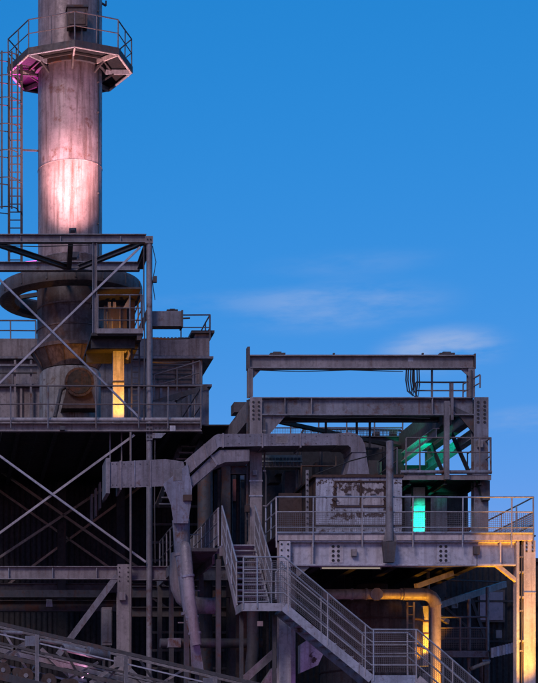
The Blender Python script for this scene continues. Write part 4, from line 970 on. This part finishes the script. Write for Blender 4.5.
# duct seams, stiffening angles and rivets
for x in (134, 150): link('stiffener', MB().ppoly([(x, 460.5), (x+1.2, 460.4), (x+1.2, 488), (x, 488)], DY-.025, .024), 'duct', bx)
for x in (112.5, 116.5, 124, 131, 140, 147):
    for y in (464, 485): bolt(bx, W(x, y, DY), .016)
for t in (.3, .68):
    a = W(183.5+31*t, 462-26.5*t, DY-.02); b = W(187+30*t, 475.5-26.5*t, DY-.02)
    link('seam_flange', MB().bar(a, b, .03, .05), 'duct', rise)
for k in range(10): bolt(top, W(228+k*11, 436.2, DY), .014)
for k in range(10): bolt(top, W(228+k*11, 443.5, DY), .014)
link('patch_plate', MB().pbox(276, 436, 288, 443, DY-.008, .007), 'steel', top)
link('patch_plate', MB().ppoly([(173, 470), (182, 468.5), (182, 480), (173, 481)], DY-.09, .008), 'steel', bx)
for y in (534, 590, 622): link('pipe_strap', MB().pbox(178, y, 200, y+1, DY+.62, .02), 'steel', du)
for k in range(6): bolt(el_ if False else elb, W(340+k*4, 435.2+abs(k-2)*.3, DY-.06), .014)
# chimney: rust patches, a lightning cable and access hatch
conduit_z = [V((CX+(CR+.03)*math.sin(.95), CY-(CR+.03)*math.cos(.95), zz(y))) for y in (-130, 60, 150, 262)]
link('lightning_cable', MB().tube(conduit_z, .014, 6), 'cable', ch)
for y in (20, 90, 120, 200, 230): 
    p = V((CX+(CR+.02)*math.sin(.95), CY-(CR+.02)*math.cos(.95), zz(y))); link('cable_clip', MB().box(p-V((.03, .03, .02)), p+V((.03, .03, .02))), 'steel_dark', ch)
# bits under the platform
conduit(ub, [(300, 580), (360, 581), (420, 579), (500, 582)], 60, .03)
conduit(ub, [(330, 575), (330, 640)], 59.5, .04); conduit(ub, [(345, 575), (345, 640)], 59.4, .03)
for x, y in ((452, 600), (496, 630)): junction(ub, x, y, 63.1, 6, 8, 'steel')
for k in range(4): link('shelf_bracket', MB().pbox(306+k*7, 615+k*6, 309+k*7, 640, 58, .3), 'steel_dark', ub)

# ================================================================== LAMPS
PINK, MAG, ORG, GRN, PUR = (1, .55, .585), (.95, .06, .62), (1, .42, .012), (.0, 1, .60), (.75, .25, 1)
FY = 60.95
spot('pink_floodlight', 'dark floodlight throwing pink light up the chimney from the top frame', (CX-.12, FY, ztop+.42), (CX-.03, CY-CR, ztop+6.6), PINK, 4200, 80, .05, blend=1, body=.2)
spot('pink_spotlight', 'narrow pink spotlight on the front top beam of the tower', (CX-.35, TY+.25, ztop+.36), (CX+.02, CY-CR, zz(184)), PINK, 7800, 25, .05, blend=1, body=.12)
spot('magenta_floodlight', 'small bright magenta floodlight at the ladder foot left of the chimney', W(30, 262, 65.3), W(18, 78, CY+.2), MAG, 7000, 24, .06, blend=.8, body=.26)
spot('amber_floodlight', 'amber floodlight at the foot of the orange column on the tower deck', W(118.5, 421, OY-1.5), W(118.5, 386, OY+.1), ORG, 420, 62, .06)
spot('amber_cage_light', 'amber floodlight inside the small upper balcony', W(118, 331, TY+.5), W(126, 300, TY+1.6), ORG, 26, 120, .06)
spot('amber_ground_light', 'amber floodlight at the foot of the right platform column', W(529, 775, PY-1.5), W(529, 560, PY+.2), ORG, 8500, 31, .08)
spot('amber_underdeck_light', 'amber floodlight aimed up under the right end of the platform', W(470, 745, PY+.7), W(436, 590, PY+2.2), ORG, 1900, 52, .08)
spot('amber_tank_light', 'amber floodlight in front of the glowing pillar under the platform', W(424, 668, 55.6), W(424, 615, 56.6), ORG, 520, 62, .06)
spot('green_floodlight', 'green floodlight at the foot of the green column', V((wx(418.5, 54), 53.75, pz+.3)), V((wx(419, 54.6), 54.7, pz+1.05)), GRN, 380, 44, .06)
spot('green_balcony_light', 'green floodlight on the floor of the hung balcony', V((wx(411, 54.6), 54.3, kz+.2)), V((wx(433, 56), 56.6, kz+1.3)), GRN, 480, 42, .06)
spot('purple_conveyor_light', 'violet floodlight under the slanted pipe by the conveyor end', W(193, 684, 49.6), W(188, 590, 52.6), PUR, 80, 80, .06)
spot('pink_conveyor_light', 'pink floodlight among the conveyor rails', W(86, 676, VY+1.0), W(60, 640, VY+1.2), (1, .45, .8), 16, 130, .06)
spot('violet_stair_light', 'violet floodlight low beneath the metal stairs', W(292, 720, 51.6), W(300, 640, 52.6), PUR, 45, 120, .08)
